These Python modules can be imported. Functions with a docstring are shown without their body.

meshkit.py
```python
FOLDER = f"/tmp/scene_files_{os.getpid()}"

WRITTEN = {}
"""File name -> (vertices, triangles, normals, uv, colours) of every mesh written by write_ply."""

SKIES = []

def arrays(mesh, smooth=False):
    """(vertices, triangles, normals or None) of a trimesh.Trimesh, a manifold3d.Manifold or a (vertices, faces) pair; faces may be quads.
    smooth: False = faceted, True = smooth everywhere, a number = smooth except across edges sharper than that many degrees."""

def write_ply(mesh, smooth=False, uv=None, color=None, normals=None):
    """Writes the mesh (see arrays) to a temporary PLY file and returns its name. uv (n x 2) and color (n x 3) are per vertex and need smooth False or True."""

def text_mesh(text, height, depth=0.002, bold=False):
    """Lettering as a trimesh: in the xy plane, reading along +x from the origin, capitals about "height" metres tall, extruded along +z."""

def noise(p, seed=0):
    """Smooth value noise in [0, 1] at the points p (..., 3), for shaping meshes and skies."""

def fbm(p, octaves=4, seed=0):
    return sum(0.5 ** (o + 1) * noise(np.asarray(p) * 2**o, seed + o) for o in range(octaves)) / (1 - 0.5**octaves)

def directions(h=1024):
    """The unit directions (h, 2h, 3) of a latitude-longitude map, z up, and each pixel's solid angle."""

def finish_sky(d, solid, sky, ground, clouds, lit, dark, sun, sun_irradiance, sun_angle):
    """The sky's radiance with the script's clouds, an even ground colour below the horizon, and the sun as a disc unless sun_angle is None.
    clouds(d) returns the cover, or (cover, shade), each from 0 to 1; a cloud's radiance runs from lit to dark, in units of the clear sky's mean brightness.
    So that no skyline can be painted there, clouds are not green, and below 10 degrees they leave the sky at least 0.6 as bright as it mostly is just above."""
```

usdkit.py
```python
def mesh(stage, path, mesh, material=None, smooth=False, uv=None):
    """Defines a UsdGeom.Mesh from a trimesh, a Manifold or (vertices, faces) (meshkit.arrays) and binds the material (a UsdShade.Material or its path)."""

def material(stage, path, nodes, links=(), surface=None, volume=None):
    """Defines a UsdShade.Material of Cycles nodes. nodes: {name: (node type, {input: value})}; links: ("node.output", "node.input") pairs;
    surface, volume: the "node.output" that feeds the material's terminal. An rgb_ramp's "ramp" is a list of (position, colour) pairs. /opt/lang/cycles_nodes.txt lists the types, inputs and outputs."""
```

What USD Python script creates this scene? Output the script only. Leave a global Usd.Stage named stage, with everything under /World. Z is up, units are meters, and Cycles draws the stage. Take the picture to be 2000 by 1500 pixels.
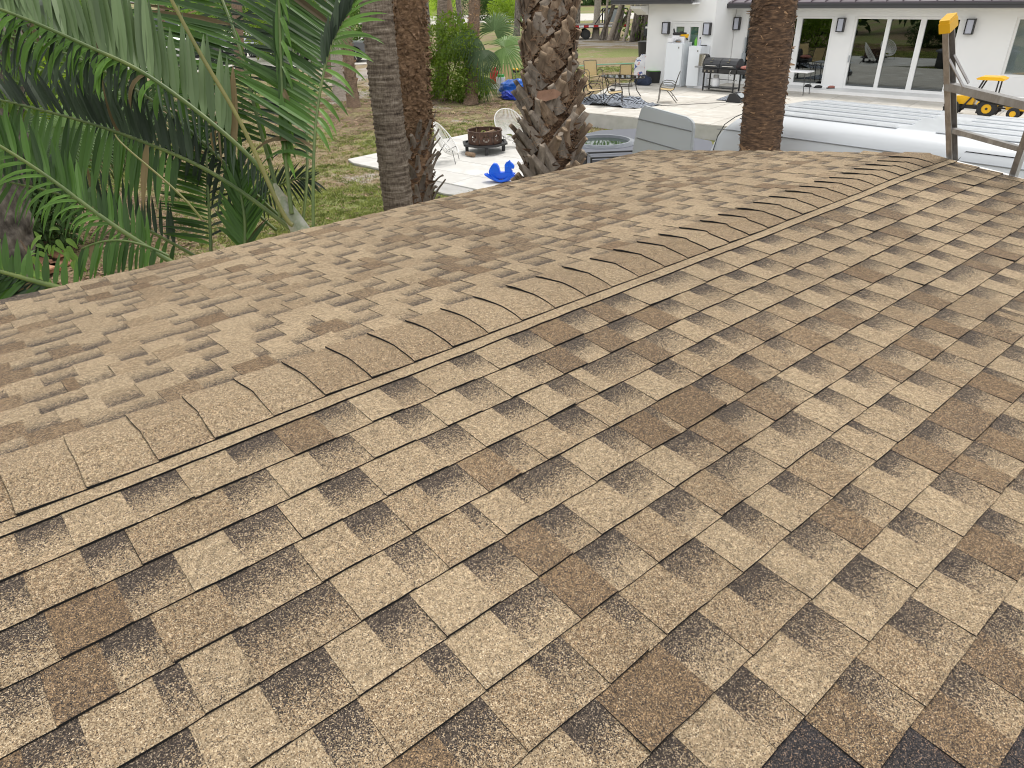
import math, numpy as np, trimesh, usdkit, meshkit
from shapely.geometry import Polygon
from pxr import Usd, UsdGeom, UsdLux, UsdShade, Gf, Sdf, Vt

stage = Usd.Stage.CreateInMemory()
UsdGeom.SetStageUpAxis(stage, UsdGeom.Tokens.z)
UsdGeom.SetStageMetersPerUnit(stage, 1.0)
W = UsdGeom.Xform.Define(stage, '/World'); stage.SetDefaultPrim(W.GetPrim())
UsdGeom.Scope.Define(stage, '/World/Looks')

# ------------------------------------------------------------------ camera
H = 2.9                                        # ridge height of the shingled roof
FPX, AZ, PITCH, ROLL = 1366.0, -0.877242, 0.516438, -0.027889
C = np.array([1.90656, 0.0, H + 1.06101])
def _rot(a, b, c):
    ca, sa, cb, sb = math.cos(a), math.sin(a), math.cos(b), math.sin(b)
    fwd = np.array([sa*cb, ca*cb, -sb]); right = np.array([ca, -sa, 0.0]); up = np.cross(right, fwd)
    return right*math.cos(c)+up*math.sin(c), -right*math.sin(c)+up*math.cos(c), fwd
RIGHT, UP, FWD = _rot(AZ, PITCH, ROLL)
cam = UsdGeom.Camera.Define(stage, '/World/camera')
m = Gf.Matrix4d(*RIGHT, 0, *UP, 0, *(-FWD), 0, *C, 1)
cam.AddTransformOp().Set(m)
cam.CreateHorizontalApertureAttr(36.0); cam.CreateVerticalApertureAttr(27.0)
cam.CreateFocalLengthAttr(36.0*FPX/2000.0); cam.CreateClippingRangeAttr(Gf.Vec2f(0.05, 3000))
cam.CreateExposureAttr(0.66)

# ------------------------------------------------------------------ sky and sun (bright overcast)
SUN_AZ, SUN_EL = math.radians(-15), math.radians(62)     # azimuth = atan2(x, y) towards the sun
SKY_S, CLOUD = 0.1, 0.86
usdkit.material(stage, '/World/Looks/sky_look', {
    'tc': ('texture_coordinate', {}),
    'sky': ('sky_texture', {'sky_type': 'single_scattering', 'sun_disc': False, 'sun_elevation': SUN_EL, 'sun_rotation': SUN_AZ}),
    'n': ('noise_texture', {'scale': 2.2, 'detail': 5.0, 'roughness': 0.55}),
    'r': ('rgb_ramp', {'ramp': [(0.25, (5.3, 5.3, 5.3)), (0.75, (9.9, 9.8, 9.6))]}),
    'mx': ('mix', {'fac': CLOUD}),
    'bg': ('background_shader', {'strength': SKY_S})},
    [('tc.generated', 'n.vector'), ('n.fac', 'r.fac'), ('sky.color', 'mx.color1'), ('r.color', 'mx.color2'), ('mx.color', 'bg.color')], surface='bg.background')
dome = UsdLux.DomeLight.Define(stage, '/World/sky')
UsdShade.MaterialBindingAPI.Apply(dome.GetPrim()).Bind(UsdShade.Material.Get(stage, '/World/Looks/sky_look'))
dome.GetPrim().SetCustomDataByKey('kind', 'structure')
sun = UsdLux.DistantLight.Define(stage, '/World/sun')
sun.CreateNormalizeAttr(True) if hasattr(sun, 'CreateNormalizeAttr') else None
sun.CreateIntensityAttr(0.4); sun.CreateAngleAttr(14.0); sun.CreateColorAttr(Gf.Vec3f(1, 0.96, 0.9))
sun.AddRotateXYZOp().Set(Gf.Vec3f(90-math.degrees(SUN_EL), 0, 180-math.degrees(SUN_AZ)))

# ------------------------------------------------------------------ helpers
R3 = np.stack([RIGHT, -UP, FWD])
def ray(u, v): return R3.T @ np.array([(u-1000)/FPX, (v-750)/FPX, 1.0])
def at(u, v, depth): return C + ray(u, v)*depth          # point at a real depth
def gp(u, v, z=0.0):                                     # point on a level at height z
    d = ray(u, v); return C + d*((z-C[2])/d[2])
def px(P):
    q = R3 @ (np.asarray(P, float)-C); return 1000+FPX*q[0]/q[2], 750+FPX*q[1]/q[2], q[2]
A = lambda *x: np.array(x, float)
unit = lambda v: np.asarray(v, float)/max(np.linalg.norm(v), 1e-12)
RNG = lambda s: np.random.default_rng(s)

def rz(p, a):
    c, s = math.cos(a), math.sin(a); p = np.asarray(p, float)
    return np.stack([p[..., 0]*c-p[..., 1]*s, p[..., 0]*s+p[..., 1]*c, p[..., 2]], -1)

class MB:
    """Collects shapes into one mesh."""
    def __init__(s): s.v, s.f, s.n = [], [], 0
    def add(s, v, f):
        v, f = np.asarray(v, float), np.asarray(f, int)
        if f.shape[1] == 4: f = np.vstack([f[:, [0, 1, 2]], f[:, [0, 2, 3]]])
        s.v.append(v); s.f.append(f+s.n); s.n += len(v); return s
    def tm(s, t): return s.add(t.vertices, t.faces)
    def box(s, c, d, rot=0.0, bev=0.0, tilt=None):
        c, d = A(*c), A(*d)/2
        sg = np.array([[x, y, z] for x in (-1, 1) for y in (-1, 1) for z in (-1, 1)], float)
        if bev > 0:
            p = np.concatenate([sg*(d-bev*A(*[k != i for k in range(3)])) for i in range(3)])
            h = trimesh.Trimesh(p).convex_hull if False else trimesh.convex.convex_hull(p); v, f = np.array(h.vertices), np.array(h.faces)
        else:
            v = sg*d; f = np.array([[0, 1, 3, 2], [4, 6, 7, 5], [0, 4, 5, 1], [2, 3, 7, 6], [0, 2, 6, 4], [1, 5, 7, 3]])
        if tilt is not None: v = v @ np.asarray(tilt).T
        return s.add(rz(v, rot)+c, f)
    def tube(s, pts, r, n=6, cap=True, sq=1.0):
        pts = np.asarray(pts, float); k = len(pts); r = np.broadcast_to(np.asarray(r, float), (k,))
        T = np.gradient(pts, axis=0); T /= np.maximum(np.linalg.norm(T, axis=1, keepdims=True), 1e-9)
        u = np.cross(T[0], [0, 0, 1.0]); u = unit(u) if np.linalg.norm(u) > 1e-3 else A(1, 0, 0)
        a = np.arange(n)*2*math.pi/n; vs = []
        for i in range(k):
            u = unit(u-T[i]*(u@T[i])); w = np.cross(T[i], u)
            vs.append(pts[i]+r[i]*(np.cos(a)[:, None]*u+sq*np.sin(a)[:, None]*w))
        v = np.concatenate(vs); f = []
        for i in range(k-1):
            for j in range(n):
                b = (j+1) % n; f.append([i*n+j, i*n+b, (i+1)*n+b, (i+1)*n+j])
        f = np.array(f); s.add(v, f)
        if cap:
            for e, o in ((0, 1), (k-1, -1)):
                s.add(np.vstack([vs[e], pts[e]]), [[n, (j+1) % n, j][::o] for j in range(n)])
        return s
    def lathe(s, prof, n=24, c=(0, 0, 0), axis='z', close=False):
        prof = np.asarray(prof, float); a = np.arange(n)*2*math.pi/n; k = len(prof)
        v = np.stack([np.outer(prof[:, 0], np.cos(a)), np.outer(prof[:, 0], np.sin(a)), np.repeat(prof[:, 1:2], n, 1)], -1).reshape(-1, 3)
        if axis == 'y': v = v[:, [0, 2, 1]]*A(1, 1, -1)
        if axis == 'x': v = v[:, [2, 1, 0]]*A(1, 1, -1)
        f = [[i*n+j, i*n+(j+1) % n, (i+1)*n+(j+1) % n, (i+1)*n+j] for i in range(k-1) for j in range(n)]
        return s.add(v+A(*c), f)
    def ell(s, c, r, sub=2):
        t = trimesh.creation.icosphere(sub); return s.add(t.vertices*A(*r)+A(*c), t.faces)
    def prism(s, poly, h, M=None, o=(0, 0, 0), bev=0):
        """poly in the xy plane extruded 0..h along z, then mapped by the rows of M (images of x, y, z)."""
        p = poly if isinstance(poly, Polygon) else Polygon(poly)
        t = trimesh.creation.extrude_polygon(p, h, engine='earcut'); v = t.vertices
        f = t.faces
        if M is not None:
            M = np.asarray(M, float); v = v @ M
            if np.linalg.det(M) < 0: f = f[:, ::-1]
        return s.add(v+A(*o), f)
    def quad(s, a, b, c, d): return s.add([a, b, c, d], [[0, 1, 2, 3]])
    def out(s): return np.concatenate(s.v), np.concatenate(s.f)
XZ = [[1, 0, 0], [0, 0, 1], [0, -1, 0]]      # polygon upright in xz, thickness towards -y
YZ = [[0, 1, 0], [0, 0, 1], [1, 0, 0]]      # polygon upright in yz, thickness towards +x

NAMES, LOCS = {}, {}
def numbered(path):
    k = NAMES.get(path, 0); NAMES[path] = k+1
    return path if k == 0 else f'{path}_{k:03d}'
def tag(p, label=None, cat=None, group=None, kind=None):
    p = p.GetPrim() if hasattr(p, 'GetPrim') else p
    for k, v in (('label', label), ('category', cat), ('group', group), ('kind', kind)):
        if v: p.SetCustomDataByKey(k, v)
    return p
def thing(name, label, cat, loc=(0, 0, 0), rot=0.0, group=None, scale=None):
    path = numbered('/World/'+name); x = UsdGeom.Xform.Define(stage, path)
    x.AddTranslateOp().Set(Gf.Vec3d(*map(float, loc)))
    if rot: x.AddRotateZOp().Set(math.degrees(rot))
    if scale is not None: x.AddScaleOp().Set(Gf.Vec3f(*([scale]*3)))
    LOCS[path] = A(*loc)
    return tag(x.GetPrim(), label, cat, group)
def obj(name, mesh, mat, parent=None, smooth=False, uv=None, world=False, label=None, kind=None):
    base = str(parent.GetPath()) if parent is not None else '/World'
    path = numbered(base+'/'+name)
    v, f = mesh.out() if isinstance(mesh, MB) else (mesh.vertices, mesh.faces) if isinstance(mesh, trimesh.Trimesh) else mesh
    if world and parent is not None: v = np.asarray(v)-LOCS['/'.join(path.split('/')[:3])]
    p = usdkit.mesh(stage, path, (v, f), mat, smooth=smooth, uv=uv).GetPrim()
    return tag(p, label=label, kind=kind)
def copy(src, loc, rot=0.0, label=None, scale=None):
    cd = src.GetCustomData(); name = src.GetName()
    path = numbered('/World/'+name); x = UsdGeom.Xform.Define(stage, path)
    x.GetPrim().GetReferences().AddInternalReference(src.GetPath())
    x.ClearXformOpOrder()
    for a in list(x.GetPrim().GetAttributes()):
        pass
    x.AddTranslateOp(opSuffix='at').Set(Gf.Vec3d(*map(float, loc))); x.AddRotateZOp(opSuffix='at').Set(math.degrees(rot))
    if scale is not None: x.AddScaleOp(opSuffix='at').Set(Gf.Vec3f(*([scale]*3)))
    x.GetPrim().SetInstanceable(True)
    return tag(x.GetPrim(), label or cd.get('label'), cd.get('category'), cd.get('group'))

# ------------------------------------------------------------------ materials
def lk(n): return '/World/Looks/'+n
def pm(name, c1, c2=None, scale=4.0, rough=0.6, metal=0.0, spec=0.5, bump=0.0, bscale=None, stretch=(1, 1, 1), lo=0.35, hi=0.65, detail=5.0, rnd=0.0, c3=None, coat=0.0, dist=0.01):
    """Principled with two or three colours mixed by a noise in place, optional relief, optional tone per object."""
    N = {'p': ('principled_bsdf', {'roughness': rough, 'metallic': metal, 'specular_ior_level': spec, 'coat_weight': coat})}; K = []
    if c2 is None and not bump and not rnd:
        N['p'][1]['base_color'] = c1
    else:
        N['g'] = ('geometry', {}); N['mp'] = ('mapping', {'scale': stretch}); K += [('g.position', 'mp.vector')]
        N['n'] = ('noise_texture', {'scale': scale, 'detail': detail, 'roughness': 0.6}); K += [('mp.vector', 'n.vector')]
        stops = [(lo, c1), (hi, c2 or c1)] if c3 is None else [(lo, c1), ((lo+hi)/2, c2), (hi, c3)]
        N['r'] = ('rgb_ramp', {'ramp': stops}); K += [('n.fac', 'r.fac')]
        last = 'r.color'
        if rnd:
            N['o'] = ('object_info', {}); N['isl'] = ('math', {'math_type': 'add'}); N['fr'] = ('math', {'math_type': 'fraction'})
            N['mr'] = ('map_range', {'from_min': 0.0, 'from_max': 1.0, 'to_min': 1-rnd, 'to_max': 1+rnd})
            N['hs'] = ('hsv', {})
            K += [('o.random', 'isl.value1'), ('g.random_per_island', 'isl.value2'), ('isl.value', 'fr.value1'), ('fr.value', 'mr.value'), ('mr.result', 'hs.value'), (last, 'hs.color')]; last = 'hs.color'
        K += [(last, 'p.base_color')]
        if bump:
            N['bn'] = ('noise_texture', {'scale': bscale or scale*6, 'detail': 4.0}); N['b'] = ('bump', {'strength': bump, 'distance': dist})
            K += [('mp.vector', 'bn.vector'), ('bn.fac', 'b.height'), ('b.normal', 'p.normal')]
    return usdkit.material(stage, lk(name), N, K, surface='p.BSDF')
def leafmat(name, c1, c2, rnd=0.35, rough=0.45, trans=0.35, scale=1.5, tint=None):
    N = {'g': ('geometry', {}), 'o': ('object_info', {}), 'n': ('noise_texture', {'scale': scale, 'detail': 3.0}),
         'a': ('math', {'math_type': 'add'}), 'fr': ('math', {'math_type': 'fraction'}),
         'm1': ('math', {'math_type': 'multiply_add', 'value2': 0.6, 'value3': 0.0}), 'm2': ('math', {'math_type': 'multiply_add', 'value2': 0.5}),
         'r': ('rgb_ramp', {'ramp': [(0.15, c1), (0.85, c2)]}),
         'mr': ('map_range', {'from_min': 0.0, 'from_max': 1.0, 'to_min': 1-rnd, 'to_max': 1+rnd}), 'hs': ('hsv', {}),
         'p': ('principled_bsdf', {'roughness': rough+.08, 'specular_ior_level': 0.32}), 't': ('translucent_bsdf', {}), 'hs2': ('hsv', {'value': 1.5, 'saturation': 1.1, 'hue': 0.49}), 'mx': ('mix_closure', {'fac': trans})}
    K = [('g.position', 'n.vector'), ('o.random', 'a.value1'), ('g.random_per_island', 'a.value2'), ('a.value', 'fr.value1'),
         ('fr.value', 'm1.value1'), ('n.fac', 'm2.value1'), ('m1.value', 'm2.value3'), ('m2.value', 'r.fac'), ('fr.value', 'mr.value'), ('mr.result', 'hs.value'), ('r.color', 'hs.color'),
         ('hs.color', 'p.base_color'), ('hs.color', 'hs2.color'), ('hs2.color', 't.color'), ('p.BSDF', 'mx.closure1'), ('t.BSDF', 'mx.closure2')]
    return usdkit.material(stage, lk(name), N, K, surface='mx.closure')

# asphalt shingle granules: st.x = share of dark granules (over 1.5: raw asphalt edge), st.y = share of brown granules
usdkit.material(stage, lk('granules'), {
    'g': ('geometry', {}), 'uv': ('attribute', {'attribute': 'st'}), 'sx': ('separate_xyz', {}),
    'v': ('voronoi_texture', {'scale': 480.0}), 'vc': ('separate_color', {}),
    'n1': ('noise_texture', {'scale': 9.0, 'detail': 3.0}), 'n2': ('noise_texture', {'scale': 60.0, 'detail': 2.0}),
    'na': ('math', {'math_type': 'multiply_add', 'value2': 0.5}), 'nb': ('math', {'math_type': 'multiply_add', 'value2': 0.35, 'value3': -0.42}),
    'dk': ('math', {'math_type': 'add'}), 'is_d': ('math', {'math_type': 'less_than'}), 'is_b': ('math', {'math_type': 'less_than'}),
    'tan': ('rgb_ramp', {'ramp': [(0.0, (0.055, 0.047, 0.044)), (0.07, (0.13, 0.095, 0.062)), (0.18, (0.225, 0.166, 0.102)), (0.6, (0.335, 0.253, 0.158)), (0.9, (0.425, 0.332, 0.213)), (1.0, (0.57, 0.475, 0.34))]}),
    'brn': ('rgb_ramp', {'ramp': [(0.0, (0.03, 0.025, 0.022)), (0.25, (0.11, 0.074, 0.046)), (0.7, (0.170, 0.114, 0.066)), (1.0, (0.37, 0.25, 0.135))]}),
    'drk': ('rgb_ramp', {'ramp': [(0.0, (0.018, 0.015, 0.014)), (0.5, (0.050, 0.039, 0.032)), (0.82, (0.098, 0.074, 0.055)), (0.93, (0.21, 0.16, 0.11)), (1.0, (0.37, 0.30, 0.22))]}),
    'mb': ('mix', {}), 'md': ('mix', {}), 'edge': ('math', {'math_type': 'greater_than', 'value2': 1.5}), 'me': ('mix', {'color2': (0.012, 0.012, 0.012)}),
    'wv': ('noise_texture', {'scale': 1.1, 'detail': 4.0}), 'wr': ('map_range', {'from_min': 0.3, 'from_max': 0.7, 'to_min': 0.9, 'to_max': 1.1}), 'hs': ('hsv', {}), 'n3': ('noise_texture', {'scale': 130.0, 'detail': 2.0}), 'n3r': ('map_range', {'from_min': 0.3, 'from_max': 0.7, 'to_min': 0.74, 'to_max': 1.26}), 'wm': ('math', {'math_type': 'multiply'}), 'n4': ('noise_texture', {'scale': 62.0, 'detail': 1.0}), 'n4r': ('map_range', {'from_min': 0.3, 'from_max': 0.7, 'to_min': 0.86, 'to_max': 1.14}), 'wm2': ('math', {'math_type': 'multiply'}),
    'old': ('rgb_ramp', {'ramp': [(0.0, (0.010, 0.0095, 0.011)), (0.6, (0.034, 0.032, 0.034)), (0.86, (0.085, 0.066, 0.056)), (1.0, (0.26, 0.175, 0.12))]}), 'rust': ('rgb_ramp', {'ramp': [(0.0, (0.02, 0.016, 0.015)), (0.6, (0.085, 0.052, 0.036)), (1.0, (0.28, 0.17, 0.11))]}), 'rn': ('map_range', {'from_min': 0.56, 'from_max': 0.66, 'clamp': True}), 'mo': ('mix', {}), 'isold': ('map_range', {'from_min': 1.05, 'from_max': 1.2, 'clamp': True}), 'mm': ('mix', {}),
    'bp': ('bump', {'strength': 0.35, 'distance': 0.0012}), 'p': ('principled_bsdf', {'roughness': 0.88, 'specular_ior_level': 0.25})},
    [('uv.vector', 'sx.vector'), ('g.position', 'v.vector'), ('v.color', 'vc.color'), ('g.position', 'n1.vector'), ('g.position', 'n2.vector'),
     ('n1.fac', 'na.value1'), ('n2.fac', 'nb.value1'), ('nb.value', 'na.value3'), ('sx.x', 'dk.value1'), ('na.value', 'dk.value2'),
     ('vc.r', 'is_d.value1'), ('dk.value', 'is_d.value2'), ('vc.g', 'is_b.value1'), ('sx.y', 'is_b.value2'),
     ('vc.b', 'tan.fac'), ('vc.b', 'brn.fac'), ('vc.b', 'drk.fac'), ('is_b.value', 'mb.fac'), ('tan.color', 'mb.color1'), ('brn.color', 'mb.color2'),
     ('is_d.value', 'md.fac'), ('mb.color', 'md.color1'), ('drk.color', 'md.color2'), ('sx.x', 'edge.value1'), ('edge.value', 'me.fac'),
     ('g.position', 'wv.vector'), ('wv.fac', 'wr.value'), ('g.position', 'n3.vector'), ('n3.fac', 'n3r.value'), ('wr.result', 'wm.value1'), ('n3r.result', 'wm.value2'), ('wm.value', 'wm2.value1'), ('g.position', 'n4.vector'), ('n4.fac', 'n4r.value'), ('n4r.result', 'wm2.value2'), ('wm2.value', 'hs.value'), ('vc.b', 'old.fac'), ('vc.b', 'rust.fac'), ('n1.fac', 'rn.value'), ('rn.result', 'mo.fac'), ('old.color', 'mo.color1'), ('rust.color', 'mo.color2'), ('sx.x', 'isold.value'), ('isold.result', 'mm.fac'), ('md.color', 'mm.color1'), ('mo.color', 'mm.color2'), ('mm.color', 'hs.color'), ('hs.color', 'me.color1'), ('me.color', 'p.base_color'), ('v.distance', 'bp.height'), ('bp.normal', 'p.normal')], surface='p.BSDF')
GRAN = lk('granules')
pm('asphalt_felt', (0.02, 0.02, 0.02), rough=0.9)
pm('white_paint', (0.85, 0.85, 0.84), (0.79, 0.79, 0.785), scale=1.3, rough=0.55)
pm('stucco', (0.86, 0.86, 0.85), (0.82, 0.825, 0.825), scale=0.8, rough=0.8, bump=0.25, bscale=70)
pm('white_frame', (0.82, 0.82, 0.81), rough=0.35)
pm('gutter_metal', (0.05, 0.05, 0.053), rough=0.4, spec=0.5)
pm('roof_metal', (0.11, 0.09, 0.105), (0.14, 0.118, 0.132), scale=2, rough=0.42, metal=0.35)
pm('black_metal', (0.015, 0.015, 0.016), (0.028, 0.027, 0.027), scale=12, rough=0.42)
pm('black_plastic', (0.017, 0.017, 0.018), rough=0.5)
pm('concrete_pale', (0.62, 0.595, 0.54), (0.52, 0.49, 0.435), scale=1.3, rough=0.85, bump=0.15, bscale=40, c3=(0.68, 0.655, 0.61), lo=0.3, hi=0.7, rnd=0.06)
pm('concrete_white', (0.64, 0.63, 0.60), (0.55, 0.535, 0.50), scale=1.1, rough=0.8, bump=0.15, bscale=40, c3=(0.69, 0.685, 0.66), lo=0.3, hi=0.7, rnd=0.04)
pm('concrete_grey', (0.46, 0.45, 0.43), (0.38, 0.37, 0.35), scale=3.0, rough=0.9, bump=0.3, bscale=60)
# ================================================================== GROUND
def inpoly(P, poly):
    x, y = P[..., 0], P[..., 1]; r = np.zeros(x.shape, bool); n = len(poly)
    for i in range(n):
        (x1, y1), (x2, y2) = poly[i][:2], poly[(i+1) % n][:2]
        c = ((y1 > y) != (y2 > y)) & (x < (x2-x1)*(y-y1)/((y2-y1) or 1e-9)+x1); r ^= c
    return r
def soft(P, poly, w):
    """1 inside the outline, fading to 0 over about w metres outside it."""
    d = np.full(P.shape[:-1], 1e9); n = len(poly); q = np.asarray(poly, float)[:, :2]
    for i in range(n):
        a, b = q[i], q[(i+1) % n]; ab = b-a; t = np.clip(((P[..., :2]-a)@ab)/max(ab@ab, 1e-9), 0, 1)
        d = np.minimum(d, np.linalg.norm(P[..., :2]-a-t[..., None]*ab, axis=-1))
    return np.where(inpoly(P, q), 1.0, np.clip(1-d/w, 0, 1))
G = lambda *uv: [gp(u, v)[:2] for u, v in uv]
LITTER = [G((120, 200), (640, 190), (800, 200), (960, 185), (1045, 185), (1045, 235), (930, 232), (820, 245), (640, 260), (400, 260), (150, 300)),
          G((60, 395), (300, 380), (340, 500), (250, 540), (60, 560))]
SANDY = [G((640, 100), (720, 110), (730, 190), (640, 190)), G((990, 215), (1045, 205), (1045, 235), (980, 235)), G((1120, 66), (1260, 72), (1262, 95), (1120, 90)), G((640, 345), (760, 335), (760, 350), (640, 360))]
LUSH = [G((1120, 96), (1262, 96), (1262, 112), (1120, 114)), G((610, 350), (760, 370), (760, 420), (610, 450)), G((1000, 60), (1060, 60), (1060, 150), (960, 150)), G((1100, 14), (1250, 14), (1250, 30), (1100, 30))]
DRY = [G((610, 220), (760, 230), (760, 340), (610, 345)), G((820, 225), (1045, 235), (1045, 280), (820, 270)), G((1120, 112), (1262, 112), (1262, 140), (1120, 150))]
def cover(P):
    """green, litter, sand shares of the ground at P."""
    n1 = meshkit.fbm(np.concatenate([P[..., :2]*0.35, np.zeros(P.shape[:-1]+(1,))], -1), 4, 3)
    n2 = meshkit.fbm(np.concatenate([P[..., :2]*1.1, np.zeros(P.shape[:-1]+(1,))], -1), 4, 9)
    n3 = meshkit.fbm(np.concatenate([P[..., :2]*0.8+40, np.zeros(P.shape[:-1]+(1,))], -1), 4, 21)
    lit = np.max([soft(P, q, 1.2) for q in LITTER], 0); sand = np.max([soft(P, q, 1.0) for q in SANDY], 0)
    lush = np.max([soft(P, q, 2.0) for q in LUSH], 0); dry = np.max([soft(P, q, 1.5) for q in DRY], 0)
    green = np.clip(0.5+0.45*lush-0.10*dry+2.2*(n1-0.5)+1.2*(n2-0.5), 0, 1)*(1-0.85*lit)*(1-0.7*sand)
    litter = np.clip(lit*(0.50+1.6*(n2-0.45))+0.8*np.clip(n3-0.58, 0, 1), 0, 1)
    sandy = np.clip(sand*(0.55+2.0*(n3-0.5))+2.2*np.clip(n2-0.60, 0, 1)+lit*np.clip(3*(n3-0.57), 0, .7), 0, 1)
    return green, litter, sandy
usdkit.material(stage, lk('soil_and_grass'), {
    'g': ('geometry', {}), 'uv': ('attribute', {'attribute': 'st'}), 'sx': ('separate_xyz', {}), 'fl': ('math', {'math_type': 'floor'}), 'fr': ('math', {'math_type': 'fraction'}), 'lit': ('math', {'math_type': 'divide', 'value2': 10.0}),
    'n': ('noise_texture', {'scale': 3.0, 'detail': 8.0, 'roughness': 0.7}), 'nf': ('noise_texture', {'scale': 26.0, 'detail': 6.0, 'roughness': 0.7}),
    'ng': ('math', {'math_type': 'multiply_add', 'value2': 1.5, 'value3': -0.75}), 'gs': ('math', {'math_type': 'add'}), 'gr': ('map_range', {'range_type': 'smoothstep', 'from_min': 0.35, 'from_max': 0.75, 'clamp': True}),
    'ls': ('math', {'math_type': 'add'}), 'lr': ('map_range', {'range_type': 'smoothstep', 'from_min': 0.3, 'from_max': 0.7, 'clamp': True}), 'ss': ('math', {'math_type': 'add'}), 'sr': ('map_range', {'range_type': 'smoothstep', 'from_min': 0.35, 'from_max': 0.8, 'clamp': True}),
    'grass': ('rgb_ramp', {'ramp': [(0.3, (0.09, 0.12, 0.035)), (0.5, (0.195, 0.215, 0.075)), (0.7, (0.34, 0.33, 0.155))]}),
    'dry': ('rgb_ramp', {'ramp': [(0.3, (0.12, 0.085, 0.052)), (0.5, (0.27, 0.21, 0.125)), (0.72, (0.41, 0.34, 0.22))]}),
    'litter': ('rgb_ramp', {'ramp': [(0.3, (0.06, 0.042, 0.03)), (0.5, (0.185, 0.13, 0.085)), (0.72, (0.36, 0.275, 0.19))]}),
    'sand': ('rgb_ramp', {'ramp': [(0.3, (0.26, 0.225, 0.19)), (0.6, (0.44, 0.40, 0.36))]}),
    'm1': ('mix', {}), 'm2': ('mix', {}), 'm3': ('mix', {}), 'b': ('bump', {'strength': 0.6, 'distance': 0.03}), 'p': ('principled_bsdf', {'roughness': 0.95, 'specular_ior_level': 0.15})},
    [('uv.vector', 'sx.vector'), ('sx.x', 'fl.value1'), ('sx.x', 'fr.value1'), ('fl.value', 'lit.value1'), ('g.position', 'n.vector'), ('g.position', 'nf.vector'),
     ('n.fac', 'ng.value1'), ('fr.value', 'gs.value1'), ('ng.value', 'gs.value2'), ('gs.value', 'gr.value'), ('lit.value', 'ls.value1'), ('ng.value', 'ls.value2'), ('ls.value', 'lr.value'),
     ('sx.y', 'ss.value1'), ('ng.value', 'ss.value2'), ('ss.value', 'sr.value'),
     ('nf.fac', 'grass.fac'), ('nf.fac', 'dry.fac'), ('nf.fac', 'litter.fac'), ('nf.fac', 'sand.fac'),
     ('gr.result', 'm1.fac'), ('dry.color', 'm1.color1'), ('grass.color', 'm1.color2'), ('lr.result', 'm2.fac'), ('m1.color', 'm2.color1'), ('litter.color', 'm2.color2'),
     ('sr.result', 'm3.fac'), ('m2.color', 'm3.color1'), ('sand.color', 'm3.color2'), ('m3.color', 'p.base_color'), ('nf.fac', 'b.height'), ('b.normal', 'p.normal')], surface='p.BSDF')
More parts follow.
